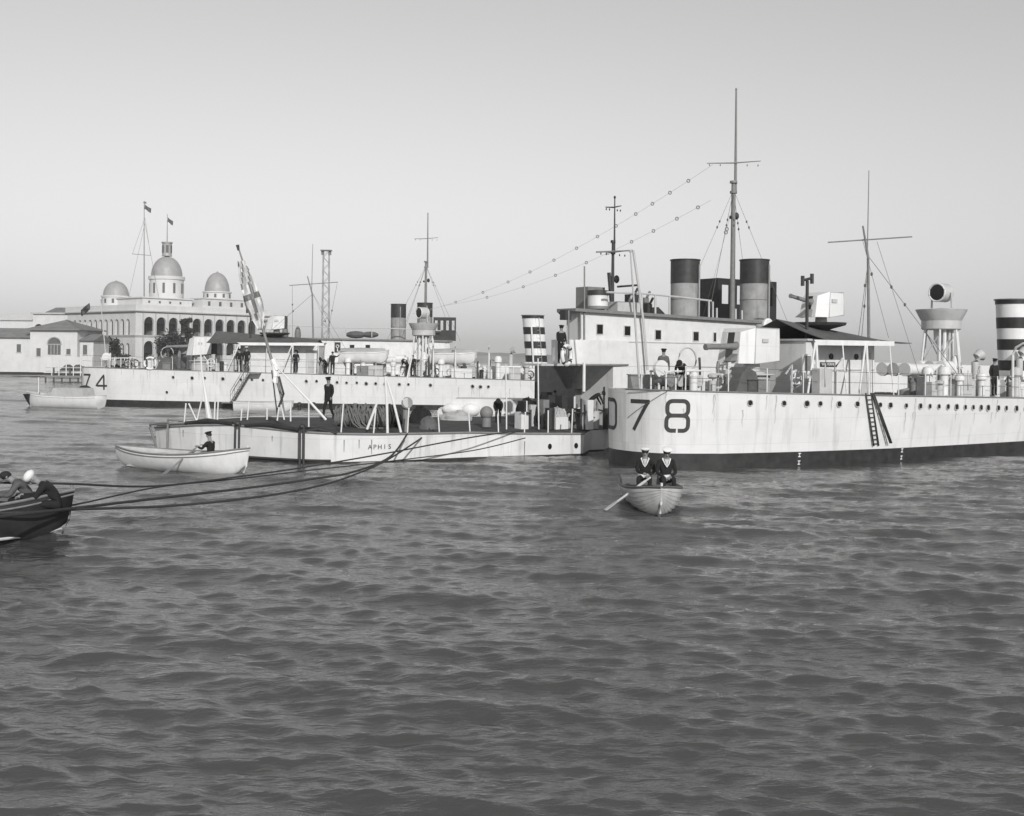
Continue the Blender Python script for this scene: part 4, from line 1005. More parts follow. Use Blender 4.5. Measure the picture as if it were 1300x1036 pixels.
# sister gunboat behind the far destroyer
FB = Frame((-22.0, 103.0), R(3))
SIS = empty('river_gunboat', (FB.O.x, FB.O.y, 0), FB.th, 'white gunboat house with twin funnels and tall mast, seen behind the farther destroyer', 'warship')
a = FB.at(352, 430, 0); b = FB.at(571, 434, 0)
wn = [(FB.at(px, py, 0).x, FB.at(px, py, 0).z, .4, .6) for px, py in ((390, 438), (447, 442), (467, 442), (541, 445))]
gunboat_house(FB, SIS, a.x, b.x, 0, 6, 1.0, a.z, b.z, wn)
q = FB.at(428.5, 441, -.03); mb = MB(); mb.box(q, (.55, .06, .95)); bd = mb.build('black_notice', M['black'], SIS)
mb = MB(); mb.torus(q+Vector((0, -.04, .1)), .13, .04, (0, 1, 0), 14, 6); mb.box(q+Vector((0, -.045, -.22)), (.08, .02, .3)); mb.build('notice_emblem', M['wcloth'], bd)
mb = MB(); hb = [(a.x-3, 0), (a.x+1, -2), (b.x+10, -2), (b.x+16, 1), (b.x+16, 5), (b.x+10, 8), (a.x, 8), (a.x-3, 6)]; mb.prism([(x, y, -.8) for x, y in hb], (0, 0, 1.9)); mb.build('hull', M['hullw'], SIS)
for px, zt, yl in ((506, 386, 2.2), (539.5, 384.5, 1.2)):
    p = FB.at(px, zt, yl); gb_funnel(SIS, p.x, p.y, a.z-.2, p.z, .72)
p = FB.at(541.5, 271, 2.8); mast(SIS, p.x, p.y, a.z, p.z, .15, [FB.at(541, 303, 2.8).z], [1.15], 'mast', True)
p0 = FB.at(550, 432.5, .6); p1 = FB.at(579, 403, .6); slot_box(SIS, p0.x, p1.x, .6, 2.2, p0.z, p1.z, 4)
mb = MB(); mb.tube([FB.at(x, y, 0) for x, y in ((367, 413), (420, 416), (497, 417), (560, 420))], .05, 6); mb.build('roof_rail', M['offw'], SIS)
for px in (367, 398, 439, 472, 520):
    mb = MB(); mb.tube([FB.at(px, 414+(px-367)*.02, 0), FB.at(px, 428, 0)], .05, 6); mb.build('roof_stanchion', M['offw'], SIS)
for px, w_, hh in ((452, 1.0, .35), (470, .8, .3), (378, .3, .8), (362, .3, 1.0)):
    q = FB.at(px, 427, .8); mb = MB(); mb.ell(q+Vector((0, 0, .15)), (w_, .5, hh), 12, 6); mb.build('covered_gear', M['canvas' if px > 400 else 'grey'], SIS)

# ------------------------------------------------------------------ small boats
def boat_mesh(L_, B_, D_, sheer=.22, transom=.6, n=22, k=9, draft=.18, full=1.0):
    """clinker hull: x from stern 0 to stem L"""
    V = []; fs = []
    for i in range(n+1):
        t = i/n; x = L_*t
        hb = B_/2*((transom+(1-transom)*math.sin(min(1, t/.45)*math.pi/2)) if t < .45 else math.cos(((t-.45)/.55)**(1.7*full)*math.pi/2)**.85 if t < 1 else 0)
        hb = max(hb, .018)
        gz = D_+sheer*(abs(t-.42)/.58)**2*(1 if t > .42 else .55)
        kz = -draft+.04*t+(max(0, t-.86)/.14)**2*(draft+.28)
        if transom < .3: kz += (max(0, .16-t)/.16)**2*(draft+.2)
        for j in range(-k, k+1):
            a = abs(j)/k; y = hb*math.sin(a*math.pi/2)**.75*(1 if j > 0 else -1) if j else 0
            z = kz+(gz-kz)*(1-math.cos(a*math.pi/2))**.9
            V.append((x+(.10*(z/D_) if t > .97 else 0), y, z))
    m = 2*k+1
    for i in range(n):
        for j in range(m-1): fs.append((i*m+j, i*m+j+1, (i+1)*m+j+1, (i+1)*m+j))
    fs.append(tuple(range(m)))
    def gun_(t_): i = min(n, max(0, round(t_*n))); return Vector(V[i*m]), Vector(V[i*m+m-1])
    return V, fs, gun_, m, n
def rowboat(loc, rz, L_, B_, D_, label, mh, mtop, mi='wood', strake=True, planks=False, thwarts=(.25, .48, .7), group=None, name='rowing_boat', top='dark', **kw):
    root = empty(name, loc, rz, label, 'boat', group)
    V, fs, G, m, n = boat_mesh(L_, B_, D_, **kw)
    mb = MB(); mb.add(V, fs, True); h = mb.build('hull', [M[mh], M[mi]], root)
    sd_ = h.modifiers.new('thick', 'SOLIDIFY'); sd_.thickness = .035; sd_.offset = -1; sd_.material_offset = 1
    k = (m-1)//2
    if planks:                          # clinker lands
        mb = MB()
        for j in (2, 3, 4, 5, 6, 7, 8):
            for q in (k-j, k+j):
                P = [Vector(V[i*m+q]) for i in range(n+1)]; P = [Vector((p.x, p.y*1.012+(.006 if p.y > 0 else -.006), p.z-.006)) for p in P]; mb.tube(P, .006, 4)
        mb.build('plank_edge', M[mtop if mtop != 'boatw' else 'offw'], h)
    for q, nm in ((0, 'gunwale'), (m-1, 'gunwale')):
        mb = MB(); mb.tube([Vector(V[i*m+q])+Vector((0, 0, .012)) for i in range(n+1)], .034, 6); mb.build('gunwale', M[top], root)
    if strake:
        for q in (0, m-1):
            mb = MB(); P = [Vector(V[i*m+q])*.25+Vector(V[i*m+(q+1 if q == 0 else q-1)])*.75 for i in range(n+1)]; mb.tube([Vector((p.x, p.y*1.01, p.z)) for p in P], .022, 6); mb.build('rubbing_strake', M[top], root)
    for t in thwarts:
        a, b = G(t); mb = MB(); mb.box(((a.x+b.x)/2, 0, D_-.12), (.24, abs(b.y-a.y)*.93, .035)); mb.build('thwart', M[mi], root)
    a, b = G(1.0); mb = MB(); mb.tube([(L_-.42, 0, -.15), (L_-.12, 0, .0), (L_+.02, 0, D_*.5), (L_+.09, 0, a.z+.12)], .035, 8); mb.build('stem', M[mtop], root)
    # bottom boards
    mb = MB(); mb.box((L_*.45, 0, .02), (L_*.6, B_*.5, .03)); mb.build('bottom_boards', M[mi], root)
    return root, G
def oar(a, b, label, blade=.09, m_='oar', r=.028):
    mb = MB(); a = Vector(a); b = Vector(b); mid = a.lerp(b, .5); d = (b-a).normalized()
    o0 = mb.tube([Vector((0, 0, 0)), d*.15, d*.2, d*((b-a).length*.74)], [r*.8, r*.8, r*1.25, r*.9], 8)
    o = mb.build('oar', M[m_]); o.location = a; tag(o, label, 'oar', 'oars of the rowing boats')
    s0 = d.cross(Vector((0, 0, 1))).normalized(); e = MB(); L0 = (b-a).length
    e.prism([d*L0*.72-s0*.03, d*L0*.80-s0*blade, d*L0-s0*blade, d*L0+s0*blade, d*L0*.80+s0*blade, d*L0*.72+s0*.03], s0.cross(d)*.018); e.build('blade', M[m_], o)
    return o

# white rowing boat by the gunboat's stern: stem at left
st_ = wz(312, 604, 0); bw = wz(150, 590, 0); d = bw-st_; L0 = d.length
rz = math.atan2(d.y, d.x)
rb, G = rowboat((bw.x, bw.y, .05), rz+math.pi, L0, 1.75, .56, 'white rowing boat with one dark clad rower beside the gunboat stern', 'boatw', 'boatw', 'oar', group='small rowing boats on the harbour', top='grey', sheer=.34, transom=.14)
bx = wy(268, 584, (st_.y*.62+bw.y*.38)); pb = bx.copy(); pb.z = .45
person((pb.x, pb.y, .48), rz+R(-90)+R(8), sit(chest=(0, .05, .44), haL=(.16, .46, .42), haR=(-.16, .46, .40), elL=(.24, .22, .34), elR=(-.24, .22, .33), head=(0, .10, .78)), 'rower in dark clothes seated in the white rowing boat', near=True, cap='dark', scale=1.02)
hpx = wy(252, 566, pb.y-.35); oar(hpx, wz(204, 604, .0)+Vector((0, 0, -.04)), 'grey oar dipped at the side of the white rowing boat', m_='grey', r=.03)
oar(wy(248, 573, pb.y+.1), wz(178, 597, 0)+Vector((0, 2.2, -.1)), 'far side oar of the white rowing boat', m_='grey')

# sailors' pulling boat coming towards the viewer
stem = wz(839, 653, 0); rz = R(-90+1)
L0 = 4.4; dv = Vector((math.cos(rz), math.sin(rz), 0)); org = stem-dv*L0
org.z = .02
sb2, G = rowboat((org.x, org.y, .02), rz, L0, 1.66, .50, 'pale clinker rowing boat carrying two sailors, bow towards the viewer', 'boatg', 'boatw', 'wood', strake=False, planks=True, group='small rowing boats on the harbour', top='wood', sheer=.22, transom=.7, full=1.25)
F2 = Frame((org.x, org.y), rz)
s1 = wy(845, 604, stem.y+1.55); s2 = wy(819, 604, stem.y+1.95)
person((s1.x, s1.y, .68), math.pi+R(3), sit(chest=(0, .05, .45), head=(0, .13, .775), elL=(.25, .10, .28), haL=(.10, .30, .18), elR=(-.24, .12, .28), haR=(-.07, .32, .20), knL=(.13, .42, .16), knR=(-.13, .42, .16)), 'sailor in a white cap seated at right in the approaching boat, pale collar open', near=True, collar=True, scale=1.10, waist=True)
person((s2.x, s2.y, .66), math.pi-R(10), sit(chest=(0, .04, .44), haL=(.02, .40, .26), elL=(.20, .20, .30), haR=(-.12, .38, .22)), 'sailor in a white cap seated at left in the approaching boat, holding the oar', near=True, collar=True, scale=1.08, waist=True)
ha = wy(826, 606, stem.y+1.35); oar(ha, wz(768, 648, -.03), 'pale oar held out to the left of the approaching sailors boat', m_='oar', r=.034, blade=.08)

# dark boat entering at left
bw = wz(84, 668, 0); bw.z = 0; rz = R(22); L0 = 6.5; dv = Vector((math.cos(rz), math.sin(rz), 0)); bow = wy(86, 640, 25.6); org = Vector((bow.x, bow.y, 0))-dv*L0
db, G = rowboat((org.x, org.y, .02), rz, L0, 2.0, .72, 'dark hulled rowing boat cut by the left edge with two bent figures', 'black', 'grey', 'wood', group='small rowing boats on the harbour', top='grey', sheer=.30, transom=.6, thwarts=(.2, .4, .6, .75))
mb = MB(); mb.tube([(L0-.12, 0, .15), (L0-.6, -.2, .06), (L0-1.6, -.66, .05), (L0-3.4, -.88, .04)], [.02, .035, .035, .035], 6); mb.build('white_waterline', M['offw'], db)
pa = wy(44, 638, 25.7); pc = wy(78, 634, 25.3)
bent = dict(pel=(0, 0, .14), chest=(0, .24, .42), neck=(0, .40, .52), head=(0, .50, .585), shL=(.19, .30, .47), shR=(-.19, .30, .47), elL=(.25, .44, .24), elR=(-.25, .44, .24), haL=(.14, .68, .26), haR=(-.14, .68, .26))
person((pa.x, pa.y, .66), R(90+22), sit(**bent), 'rower in a grey jumper bending low at the left edge in the dark boat', near=True, top='clothg', legs='cloth', cap='hair', scale=1.2)
person((pc.x, pc.y, .66), R(90+16), sit(**bent), 'rower in dark jacket and white cap bending near the bow of the dark boat', near=True, cap='turban', scale=1.2)

# white ship's boat under the far destroyer's gangway
p0 = wy(298, 518, 80.5); p1 = wy(371, 518, 80.5)
gb2, G = rowboat((p0.x, p0.y, .02), 0, (p1-p0).length, 1.5, .62, 'white boat lying at the foot of the farther destroyer gangway', 'boatw', 'boatw', 'wood', group='small boats alongside the warships', top='offw', sheer=.12, transom=.7)
for bx0, bx1, by, lb_ in ((430, 492, 459, 'white ships boat stowed amidships on the farther destroyer, left one'), (546, 604, 460, 'white ships boat stowed forward of the searchlight tower on the farther destroyer')):
    p0 = wy(bx0, by, 86.0); p1 = wy(bx1, by, 86.0)
    b_, G = rowboat((p0.x, p0.y, p0.z), 0, (p1-p0).length, 1.5, .75, lb_, 'boatw', 'boatw', 'wood', group='ships boats stowed on deck', top='offw', sheer=.15, transom=.6, name='ships_boat')
    mb = MB(); L_ = (p1-p0).length; V = []; fs = []
    for i in range(9):
        for j in range(7): t = i/8; q = j/6*2-1; V.append((L_*(.05+.9*t), q*.66*(1-.8*max(0, t-.6)/.4), .78+.32*(1-q*q)*(1-.3*abs(t-.5))))
    for i in range(8):
        for j in range(6): fs.append((i*7+j, i*7+j+1, i*7+j+8, i*7+j+7))
    mb.add(V, fs, True); mb.build('boat_cover', M['canvasl'], b_)
    mb = MB(); mb.box((L_*.25, 0, -.35), (.2, 1.0, .6)); mb.box((L_*.75, 0, -.35), (.2, 1.0, .6)); mb.build('chock', M['dark'], b_)
# launch at the far left with dark bow
p0 = wy(128, 515, 82.0); p1 = wy(36, 515, 83.5); d = p1-p0; rz = math.atan2(d.y, d.x)
ln, G = rowboat((p0.x, p0.y, .02), rz, d.length, 1.8, .85, 'white motor launch with cabin top and dark bow off the stern of the farther destroyer', 'boatw', 'offw', 'oar', group='small boats alongside the warships', name='motor_launch', top='offw', sheer=.2, transom=.8)
mb = MB(); L_ = d.length; mb.prism([(L_*.15, -.7, .8), (L_*.62, -.7, .8), (L_*.56, -.6, 1.45), (L_*.17, -.6, 1.45)], (0, 1.4, 0)); mb.prism([(L_*.62, -.7, .8), (L_*.78, -.6, .82), (L_*.62, -.6, 1.15)], (0, 1.2, 0)); mb.build('cabin', M['offw'], ln)
mb = MB(); mb.ell((L_*.30, -.72, 1.28), (.62, .08, .36), 14, 8); mb.build('cabin_opening', M['black'], ln)
mb = MB(); mb.lathe((L_*.985, 0, .12), [(.05, 0), (.3, .3), (.62, .78), (.66, .82), (.05, .84)], 14, sx=.5); mb.build('bow_fender', M['black'], ln)
mb = MB(); mb.tube([(L_*.86, 0, .9), (L_*.86, 0, 2.2)], .04, 6); mb.build('mast_pole', M['white'], ln)
# covered white launch beyond the gunboat deck
p0 = wy(558, 524, 60.0); p1 = wy(676, 524, 60.0); d = p1-p0
cl = empty('covered_launch', (p0.x, p0.y, 0), math.atan2(d.y, d.x), 'white box sided launch lying beyond the gunboat deck', 'boat', 'small boats alongside the warships')
L_ = d.length
mb = MB(); mb.prism([(0.25, -1.1, 0), (L_, -1.1, 0), (L_, -1.1, 1.9), (.9, -1.1, 1.9), (.55, -1.1, 1.4), (0, -1.1, 1.35)], (0, 2.2, 0)); mb.build('hull', M['hullw'], cl)
mb = MB(); mb.bb((-.0, -1.12, -.5), (L_-.02, 1.08, .95)); mb.build('shadow_block', M['black'], cl)  # black block painting the dark shadow gap along the launch bottom
mb = MB(); mb.ell((.75, -1.2, 1.35), (.55, .3, .32), 14, 8); mb.ell((1.75, -1.2, 1.32), (.5, .3, .36), 14, 8); mb.build('canvas_bundle', M['white2'], cl)
mb = MB(); mb.bb((-.05, -1.16, 1.0), (L_+.02, -1.1, 1.1)); mb.build('rubbing_strake', M['offw'], cl)

# ------------------------------------------------------------------ people on the ships
def on_ship(F, px, y, z, dface, pose, label, **kw):
    lo, hi = -5, 60
    for _ in range(40):
        m_ = (lo+hi)/2
        if F.pr((m_, y, z))[0] < px: lo = m_
        else: hi = m_
    W = F.W((lo, y, z)); return person((W.x, W.y, z), dface, pose, label, **kw)
G1 = 'sailors on the warships'
p = FA.L(wy(417, 532, 44.6)); W = wy(417, 532, 44.6); zdk = 1.28
W = wz(417, 533, zdk-.02); person((W.x, W.y, zdk), R(150), walk(), 'man in dark jacket striding along the low gunboat deck, back turned', near=True, cap='dark', scale=1.08, legs='cloth')
W = FA.W((cxs-rs2-.6, .75, zf+.03)); W = wy(712, 462, W.y); person((W.x, W.y, zf+.03), R(200), stand(elL=(.2, .06, 1.1), haL=(.1, .14, 1.0), elR=(-.2, .06, 1.1), haR=(-.1, .14, 1.0)), 'dark figure standing at the end of the gunboat upper platform', cap='dark', scale=.98)
W = wz(632, 540, 1.1); person((W.x, W.y+1.2, 1.08), R(180), bend(), 'dark clad man bending on the gunboat deck in front of the covered launch', cap='dark', scale=.9)
W = wz(764, 538, 1.0); person((wy(751, 540, 49.6).x, 49.6, 1.45), R(-70), bend(), 'dark clad man stooping by the stern of the near destroyer', cap='dark', scale=.95)
W = wz(704, 536, 1.05); person((W.x, W.y, 1.05), R(190), stand(), 'man in dark clothes standing among gear at the foot of the gunboat house', cap='hair', scale=.88, group=G1, top='clothg')
on_ship(F78, 842, -.6, 2.95, R(185), stand(), 'sailor standing at the stern of the near destroyer behind its rails', cap='dark', group=G1, scale=.92, top='clothg')
on_ship(F78, 866, -1.3, 2.92, R(160), bend(), 'sailor stooping on the stern of the near destroyer beside a hand wheel', cap='dark', group=G1, scale=.92)
on_ship(F78, 1262, -2.6, 2.56, R(200), stand(), 'dark sailor standing beside the striped funnel of the near destroyer', cap='dark', group=G1, scale=1.0)
on_ship(F74, 304, -3.6, 2.76, R(185), stand(), 'left of the two dark sailors at the head of the gangway', cap='dark', group=G1, scale=1.0)
on_ship(F74, 313, -3.9, 2.74, R(170), stand(), 'right hand sailor of the pair at the gangway head, taller', cap='white', group=G1, scale=1.1)
on_ship(F74, 375.5, -3.2, 2.7, R(180), stand(), 'dark sailor under the after edge of the farther destroyer awning', cap='dark', group=G1, scale=1.0)
on_ship(F74, 413, -3.2, 2.6, R(150), bend(), 'stooping sailor amidships on the farther destroyer', cap='dark', group=G1)
on_ship(F74, 422, -3.5, 2.6, R(190), stand(elR=(-.3, .2, 1.35), haR=(-.5, .35, 1.5)), 'sailor amidships on the farther destroyer with one arm raised', cap='hair', group=G1, scale=1.02)
on_ship(F74, 524, -3.3, 2.5, R(190), stand(), 'dark sailor near the searchlight tower of the farther destroyer', cap='hair', group=G1, scale=.95)
on_ship(F74, 517, -3.5, 2.5, R(150), bend(), 'stooping sailor left of his mate near the searchlight tower', cap='dark', group=G1)

# ------------------------------------------------------------------ loose gear
lifebuoy(F78.W(F78.at(719, 450, 0)) if False else wy(719.5, 451, 48.6), R(60), .42, 'white lifebuoy on the curved bulwark beside the standing figure')
W = hull74.pos(hull74.on(191, 466)[0], 2.9, .05)[0]; W = F74.W(W); W.z = 3.35; lifebuoy(W, F74.th, .44, 'white lifebuoy on the stern rail of the farther destroyer')
W = hull78.pos(hull78.on(940, 480)[0], 2.9, -.3)[0]; W = F78.W(W); W.z = 3.5; 
def rope_coil(W, r, n_, lenx, label, m_='rope', rz=0.0):
    mb = MB()
    rr = random.Random(3)
    for k in range(n_):
        x = -lenx/2+lenx*k/(n_-1); ax = Vector((1, rr.uniform(-.3, .3), rr.uniform(-.2, .2)))
        mb.torus((x, rr.uniform(-.05, .05), r*.9+rr.uniform(-.03, .03)), r*(.80+.2*math.sin(math.pi*(k+.7)/n_))*rr.uniform(.9, 1.05), .045, ax, 20, 6)
    for k in range(5):
        x = rr.uniform(-lenx/2, lenx/2); mb.tube([(x, -r, r*1.2), (x+.15, -r*1.25, r*.5), (x+.4, -r*1.4, .05), (x+.9, -r*1.5, .04)], .03, 6)
    mb.cyl((-lenx/2, 0, r*.9), (lenx/2, 0, r*.9), r*.72, n=18)
    o = mb.build('rope_coil', M[m_]); o.location = W; o.rotation_euler = (0, 0, rz); tag(o, label, 'rope coil', 'rope coils on the gunboat deck')
W = wz(456, 545, 1.12); rope_coil((W.x, W.y+.5, 1.14), .52, 26, 2.0, 'long reel of pale rope lying on the low gunboat deck behind the striding man', rz=R(8))
W = wz(493, 545, 1.1); rope_coil((W.x, W.y+.8, 1.1), .52, 10, .7, 'short dark rope coil beside the deck ventilator', 'roped', rz=R(30))
def heap(W, rx, ry, rz_, label, m_='canvas', seed=1, name='tarpaulin_heap'):
    mb = MB(); n, k = 44, 18; V = []; fs = []
    for j in range(k+1):
        a = j/k*math.pi/2
        for i in range(n):
            t = 2*math.pi*i/n; q = 1+.16*noise.noise(Vector((math.cos(t)*1.6+seed*3, math.sin(t)*1.6, a*1.8)))+.10*noise.noise(Vector((math.cos(t)*5+seed*3, math.sin(t)*5, a*5)))+.05*noise.noise(Vector((math.cos(t)*11, math.sin(t)*11+seed, a*9)))
            V.append((rx*math.cos(a)*math.cos(t)*q, ry*math.cos(a)*math.sin(t)*q, rz_*math.sin(a)*q))
    for j in range(k):
        for i in range(n): fs.append((j*n+i, j*n+(i+1) % n, (j+1)*n+(i+1) % n, (j+1)*n+i))
    mb.add(V, fs, True); o = mb.build(name, M[m_]); o.location = W; tag(o, label, 'tarpaulin' if 'canvas' in m_ else 'cargo', 'covered heaps on the gunboat deck'); return o
W = wz(532, 540, 1.1); heap((W.x, W.y+.8, 1.08), .55, .5, .8, 'dark tarpaulin heap just right of the ventilator', 'cloth', 2)
W = wz(537, 545, 1.1); heap((W.x+.2, W.y+.1, 1.08), .42, .4, .55, 'grey canvas bundle low on deck right of the ventilator', 'canvas', 5)
W = wz(669, 541, 1.05); heap((W.x, 52.0, 1.0), .6, .6, 1.2, 'tall dark covered heap at the right end of the covered launch', 'cloth', 3)
W = wz(686, 541, 1.05); heap((wy(687, 540, 50.5).x, 50.5, 1.0), .6, .6, 1.35, 'dark heap of gear between the covered launch and the gunboat house', 'cloth', 7)
heap((wy(708, 540, 49.6).x, 49.6, 1.0), .55, .5, .9, 'mottled pale bundle below the sponson', 'canvasl', 9)
heap((wy(735, 540, 49.9).x, 50.2, .95), .5, .4, .8, 'grey bundle under the dark sponson bracket', 'canvas', 11)
heap((wy(580, 540, 53).x, 53.0, 1.05), .8, .5, .5, 'white canvas bundle on deck in front of the covered launch', 'canvasl', 13)
# white ensign draped on the staff
fm = M['wcloth']; mb = MB(); V = []; fs = []; n, k = 26, 8
cl_ = [(308, 333), (311, 347), (315, 362), (320, 378), (326, 394), (329, 405)]; cr_ = [(309, 334), (316, 345), (322, 360), (330, 378), (332, 394), (330, 405)]
cl_ = [(302, 332), (303, 350), (307, 370), (312, 390), (320, 406), (327, 418)]; cr_ = [(310, 331), (319, 347), (326, 364), (333, 382), (336, 400), (333, 418)]
def pl(P, t): t *= len(P)-1; i = min(len(P)-2, int(t)); f = t-i; return P[i][0]+(P[i+1][0]-P[i][0])*f, P[i][1]+(P[i+1][1]-P[i][1])*f
for i in range(n+1):
    for j in range(k+1):
        A = pl(cl_, i/n); B = pl(cr_, i/n); s_ = j/k; px = A[0]+(B[0]-A[0])*s_; py = A[1]+(B[1]-A[1])*s_
        V.append(wy(px, py, 46.3-.14*math.sin(s_*11+i*.35)-.1*math.sin(i*.5)))
for i in range(n):
    for j in range(k): fs.append((i*(k+1)+j, i*(k+1)+j+1, (i+1)*(k+1)+j+1, (i+1)*(k+1)+j))
c0 = V[0].copy(); mb.v = []; 
for q, f in enumerate(fs):
    i, j = divmod(q, k)
    mb.mi.append(1 if (i < 10 and (j+i//2) % 4 == 0) or (8 < i < 22 and 3 <= j+(i-14)//5 <= 4) or (i in (12, 13)) else 0); mb.sm.append(True); mb.f.append(f)
mb.v = [tuple(p-c0) for p in V]; o = mb.build('ensign', [M['white'], M['grey']]); o.location = c0
sd_ = o.modifiers.new('thick', 'SOLIDIFY'); sd_.thickness = .012
tag(o, 'white ensign with dark cross hanging in folds from the leaning staff', 'flag', 'ensigns at the ships sterns')
# small dark flag at the far destroyer's staff
q = F74.W((.35, 0, 8.1)); mb = MB(); V = []; fs = []
for i in range(9):
    for j in range(5): V.append((-i*.085+.02*j, .05*math.sin(i*1.1+j), -j*.13-i*.075))
for i in range(8):
    for j in range(4): fs.append((i*5+j, i*5+j+1, i*5+j+6, i*5+j+5)); 
mb.add(V, fs, True); o = mb.build('ensign', M['dark']); o.location = q; sd_ = o.modifiers.new('thick', 'SOLIDIFY'); sd_.thickness = .012
tag(o, 'small dark flag at the stern staff of the farther destroyer', 'flag', 'ensigns at the ships sterns')

# mooring ropes over the water
def mooring(pts, r, label, m_='roped'):
    P = []
    for x, y, z in pts: P.append(wz(x, y, z))
    # smooth the line
    Q = []
    for i in range(len(P)-1):
        a = P[max(0, i-1)]; b = P[i]; c = P[i+1]; d = P[min(len(P)-1, i+2)]
        for k in range(8):
            t = k/8; Q.append(.5*((2*b)+(c-a)*t+(2*a-5*b+4*c-d)*t*t+(3*b-a-3*c+d)*t**3))
    Q.append(P[-1]); o0 = Q[0].copy(); mb = MB(); mb.tube([q-o0 for q in Q], r, 8); o = mb.build('mooring_rope', M[m_]); o.location = o0
    tag(o, label, 'rope', 'mooring ropes over the water')
mooring([(-60, 612, 1.25), (81, 614, 1.05), (200, 617, .45), (326, 602, .30), (400, 591, .35), (493, 575, .55), (600, 555, 1.0), (667, 546, 1.12)], .028, 'uppermost dark rope running from the dark boat bow to the gunboat deck edge')
mooring([(-60, 658, .75), (0, 652, .7), (88, 642, .6), (200, 618.5, .42), (300, 608, .25), (385, 598, .22), (491, 586, .25), (600, 572, .5), (667, 556, .98)], .022, 'thin rope crossing low over the water to the middle of the gunboat side')
mooring([(-60, 664, .8), (0, 656, .78), (88, 646, .65), (180, 635, .42), (326, 618, .22), (400, 607.5, .22), (449, 599, .28), (495, 580, .55), (517, 551, 1.15)], .036, 'thick rope rising steeply to the gunboat deck below the ventilator')
mooring([(-60, 652, .75), (30, 651, .7), (88, 647, .62), (220, 642, .3), (326, 631, .2), (400, 618, .2), (449, 603, .28), (495, 582, .5), (550, 546, 1.12)], .032, 'lowest rope curving up to the gunboat deck right of the ventilator')
# bow lines of the near destroyer's stern down to the gunboat
for i, (a, b, lb) in enumerate((((783, 498), (853, 484), 'upper thin line over the stern plating of the near destroyer'), ((788, 530), (850, 487), 'lower thin line slanting across the stern numbers'))):
    ta, za = hull78.on(*a); tb, zb_ = hull78.on(*b); P = []
    for k in range(13):
        q = k/12; t = ta+(tb-ta)*q; z = za+(min(zb_, 3.02)-za)*q; P.append(F78.W(hull78.pos(t, z, .05)[0]))
    o0 = P[0].copy(); mb = MB(); mb.tube([p-o0 for p in P], .012, 6); o = mb.build('stern_line', M['wire']); o.location = o0; tag(o, lb, 'rope', 'stern lines of the near destroyer')
# aerial wires with insulators
def aerial(A, B, sag, beads, label, end=None):
    P = [Vector(A).lerp(Vector(B), k/20)-Vector((0, 0, sag*4*(k/20)*(1-k/20))) for k in range(21)]
    o0 = P[0].copy(); mb = MB(); mb.tube([p-o0 for p in P], .006, 4); o = mb.build('aerial_wire', M['wire']); o.location = o0
    for b in beads:
        i = b*20; j = min(19, int(i)); p = P[j].lerp(P[j+1], i-j); e = MB(); e.torus((0, 0, 0), .085, .03, (0, 1, 0), 12, 6); c = e.build('insulator', M['grey'], o); c.location = p-o0
    tag(o, label, 'wire', 'aerial wires between the masts')
MA = FA.W((pm.x, pm.y, FA.at(932, 207, 2.6).z)); yl_ = Vector((1.4, 0, 0))
aerial(wy(905, 209, MA.y), wy(524, 398, 100), 1.2, [.05, .09, .13, .17, .22, .27, .33, .40, .48, .56, .66, .78, .9], 'upper aerial with round insulators running down left from the tall mast')
aerial(wy(903, 254, MA.y), wy(562, 388, 100), 1.0, [.03, .08, .14, .2, .27, .34, .45, .58, .75], 'lower aerial with round insulators below the first')
aerial(wy(930, 262, MA.y), wy(893, 400, MA.y-1), .1, [.2, .23], 'nearly vertical wire from the tall mast down behind the left funnel')

# ------------------------------------------------------------------ shore
gs = MB()
yq = 186.0
gs.prism([(-400, yq, -1.5), (-47, yq+7, -1.5), (-47, 420, -1.5), (-400, 420, -1.5)], (0, 0, 2.2)); g_ = gs.build('quay', M['ground']); tag(g_, 'stone quay along the left shore', None, None, 'structure')
gs = MB(); V = []; fs = []
for i in range(61):
    x = -300+i*5.4; hz_ = 3.6+1.4*noise.noise(Vector((i*.33, 0, 0)))
    V += [(x, 560, -1), (x, 575, hz_), (x, 900, hz_+2), (x, 1200, -1)]
for i in range(60):
    for j in range(3): fs.append((i*4+j, i*4+j+1, i*4+j+5, i*4+j+4))
gs.add(V, fs); g_ = gs.build('far_shore', M['land']); tag(g_, 'low distant shore', None, None, 'structure')

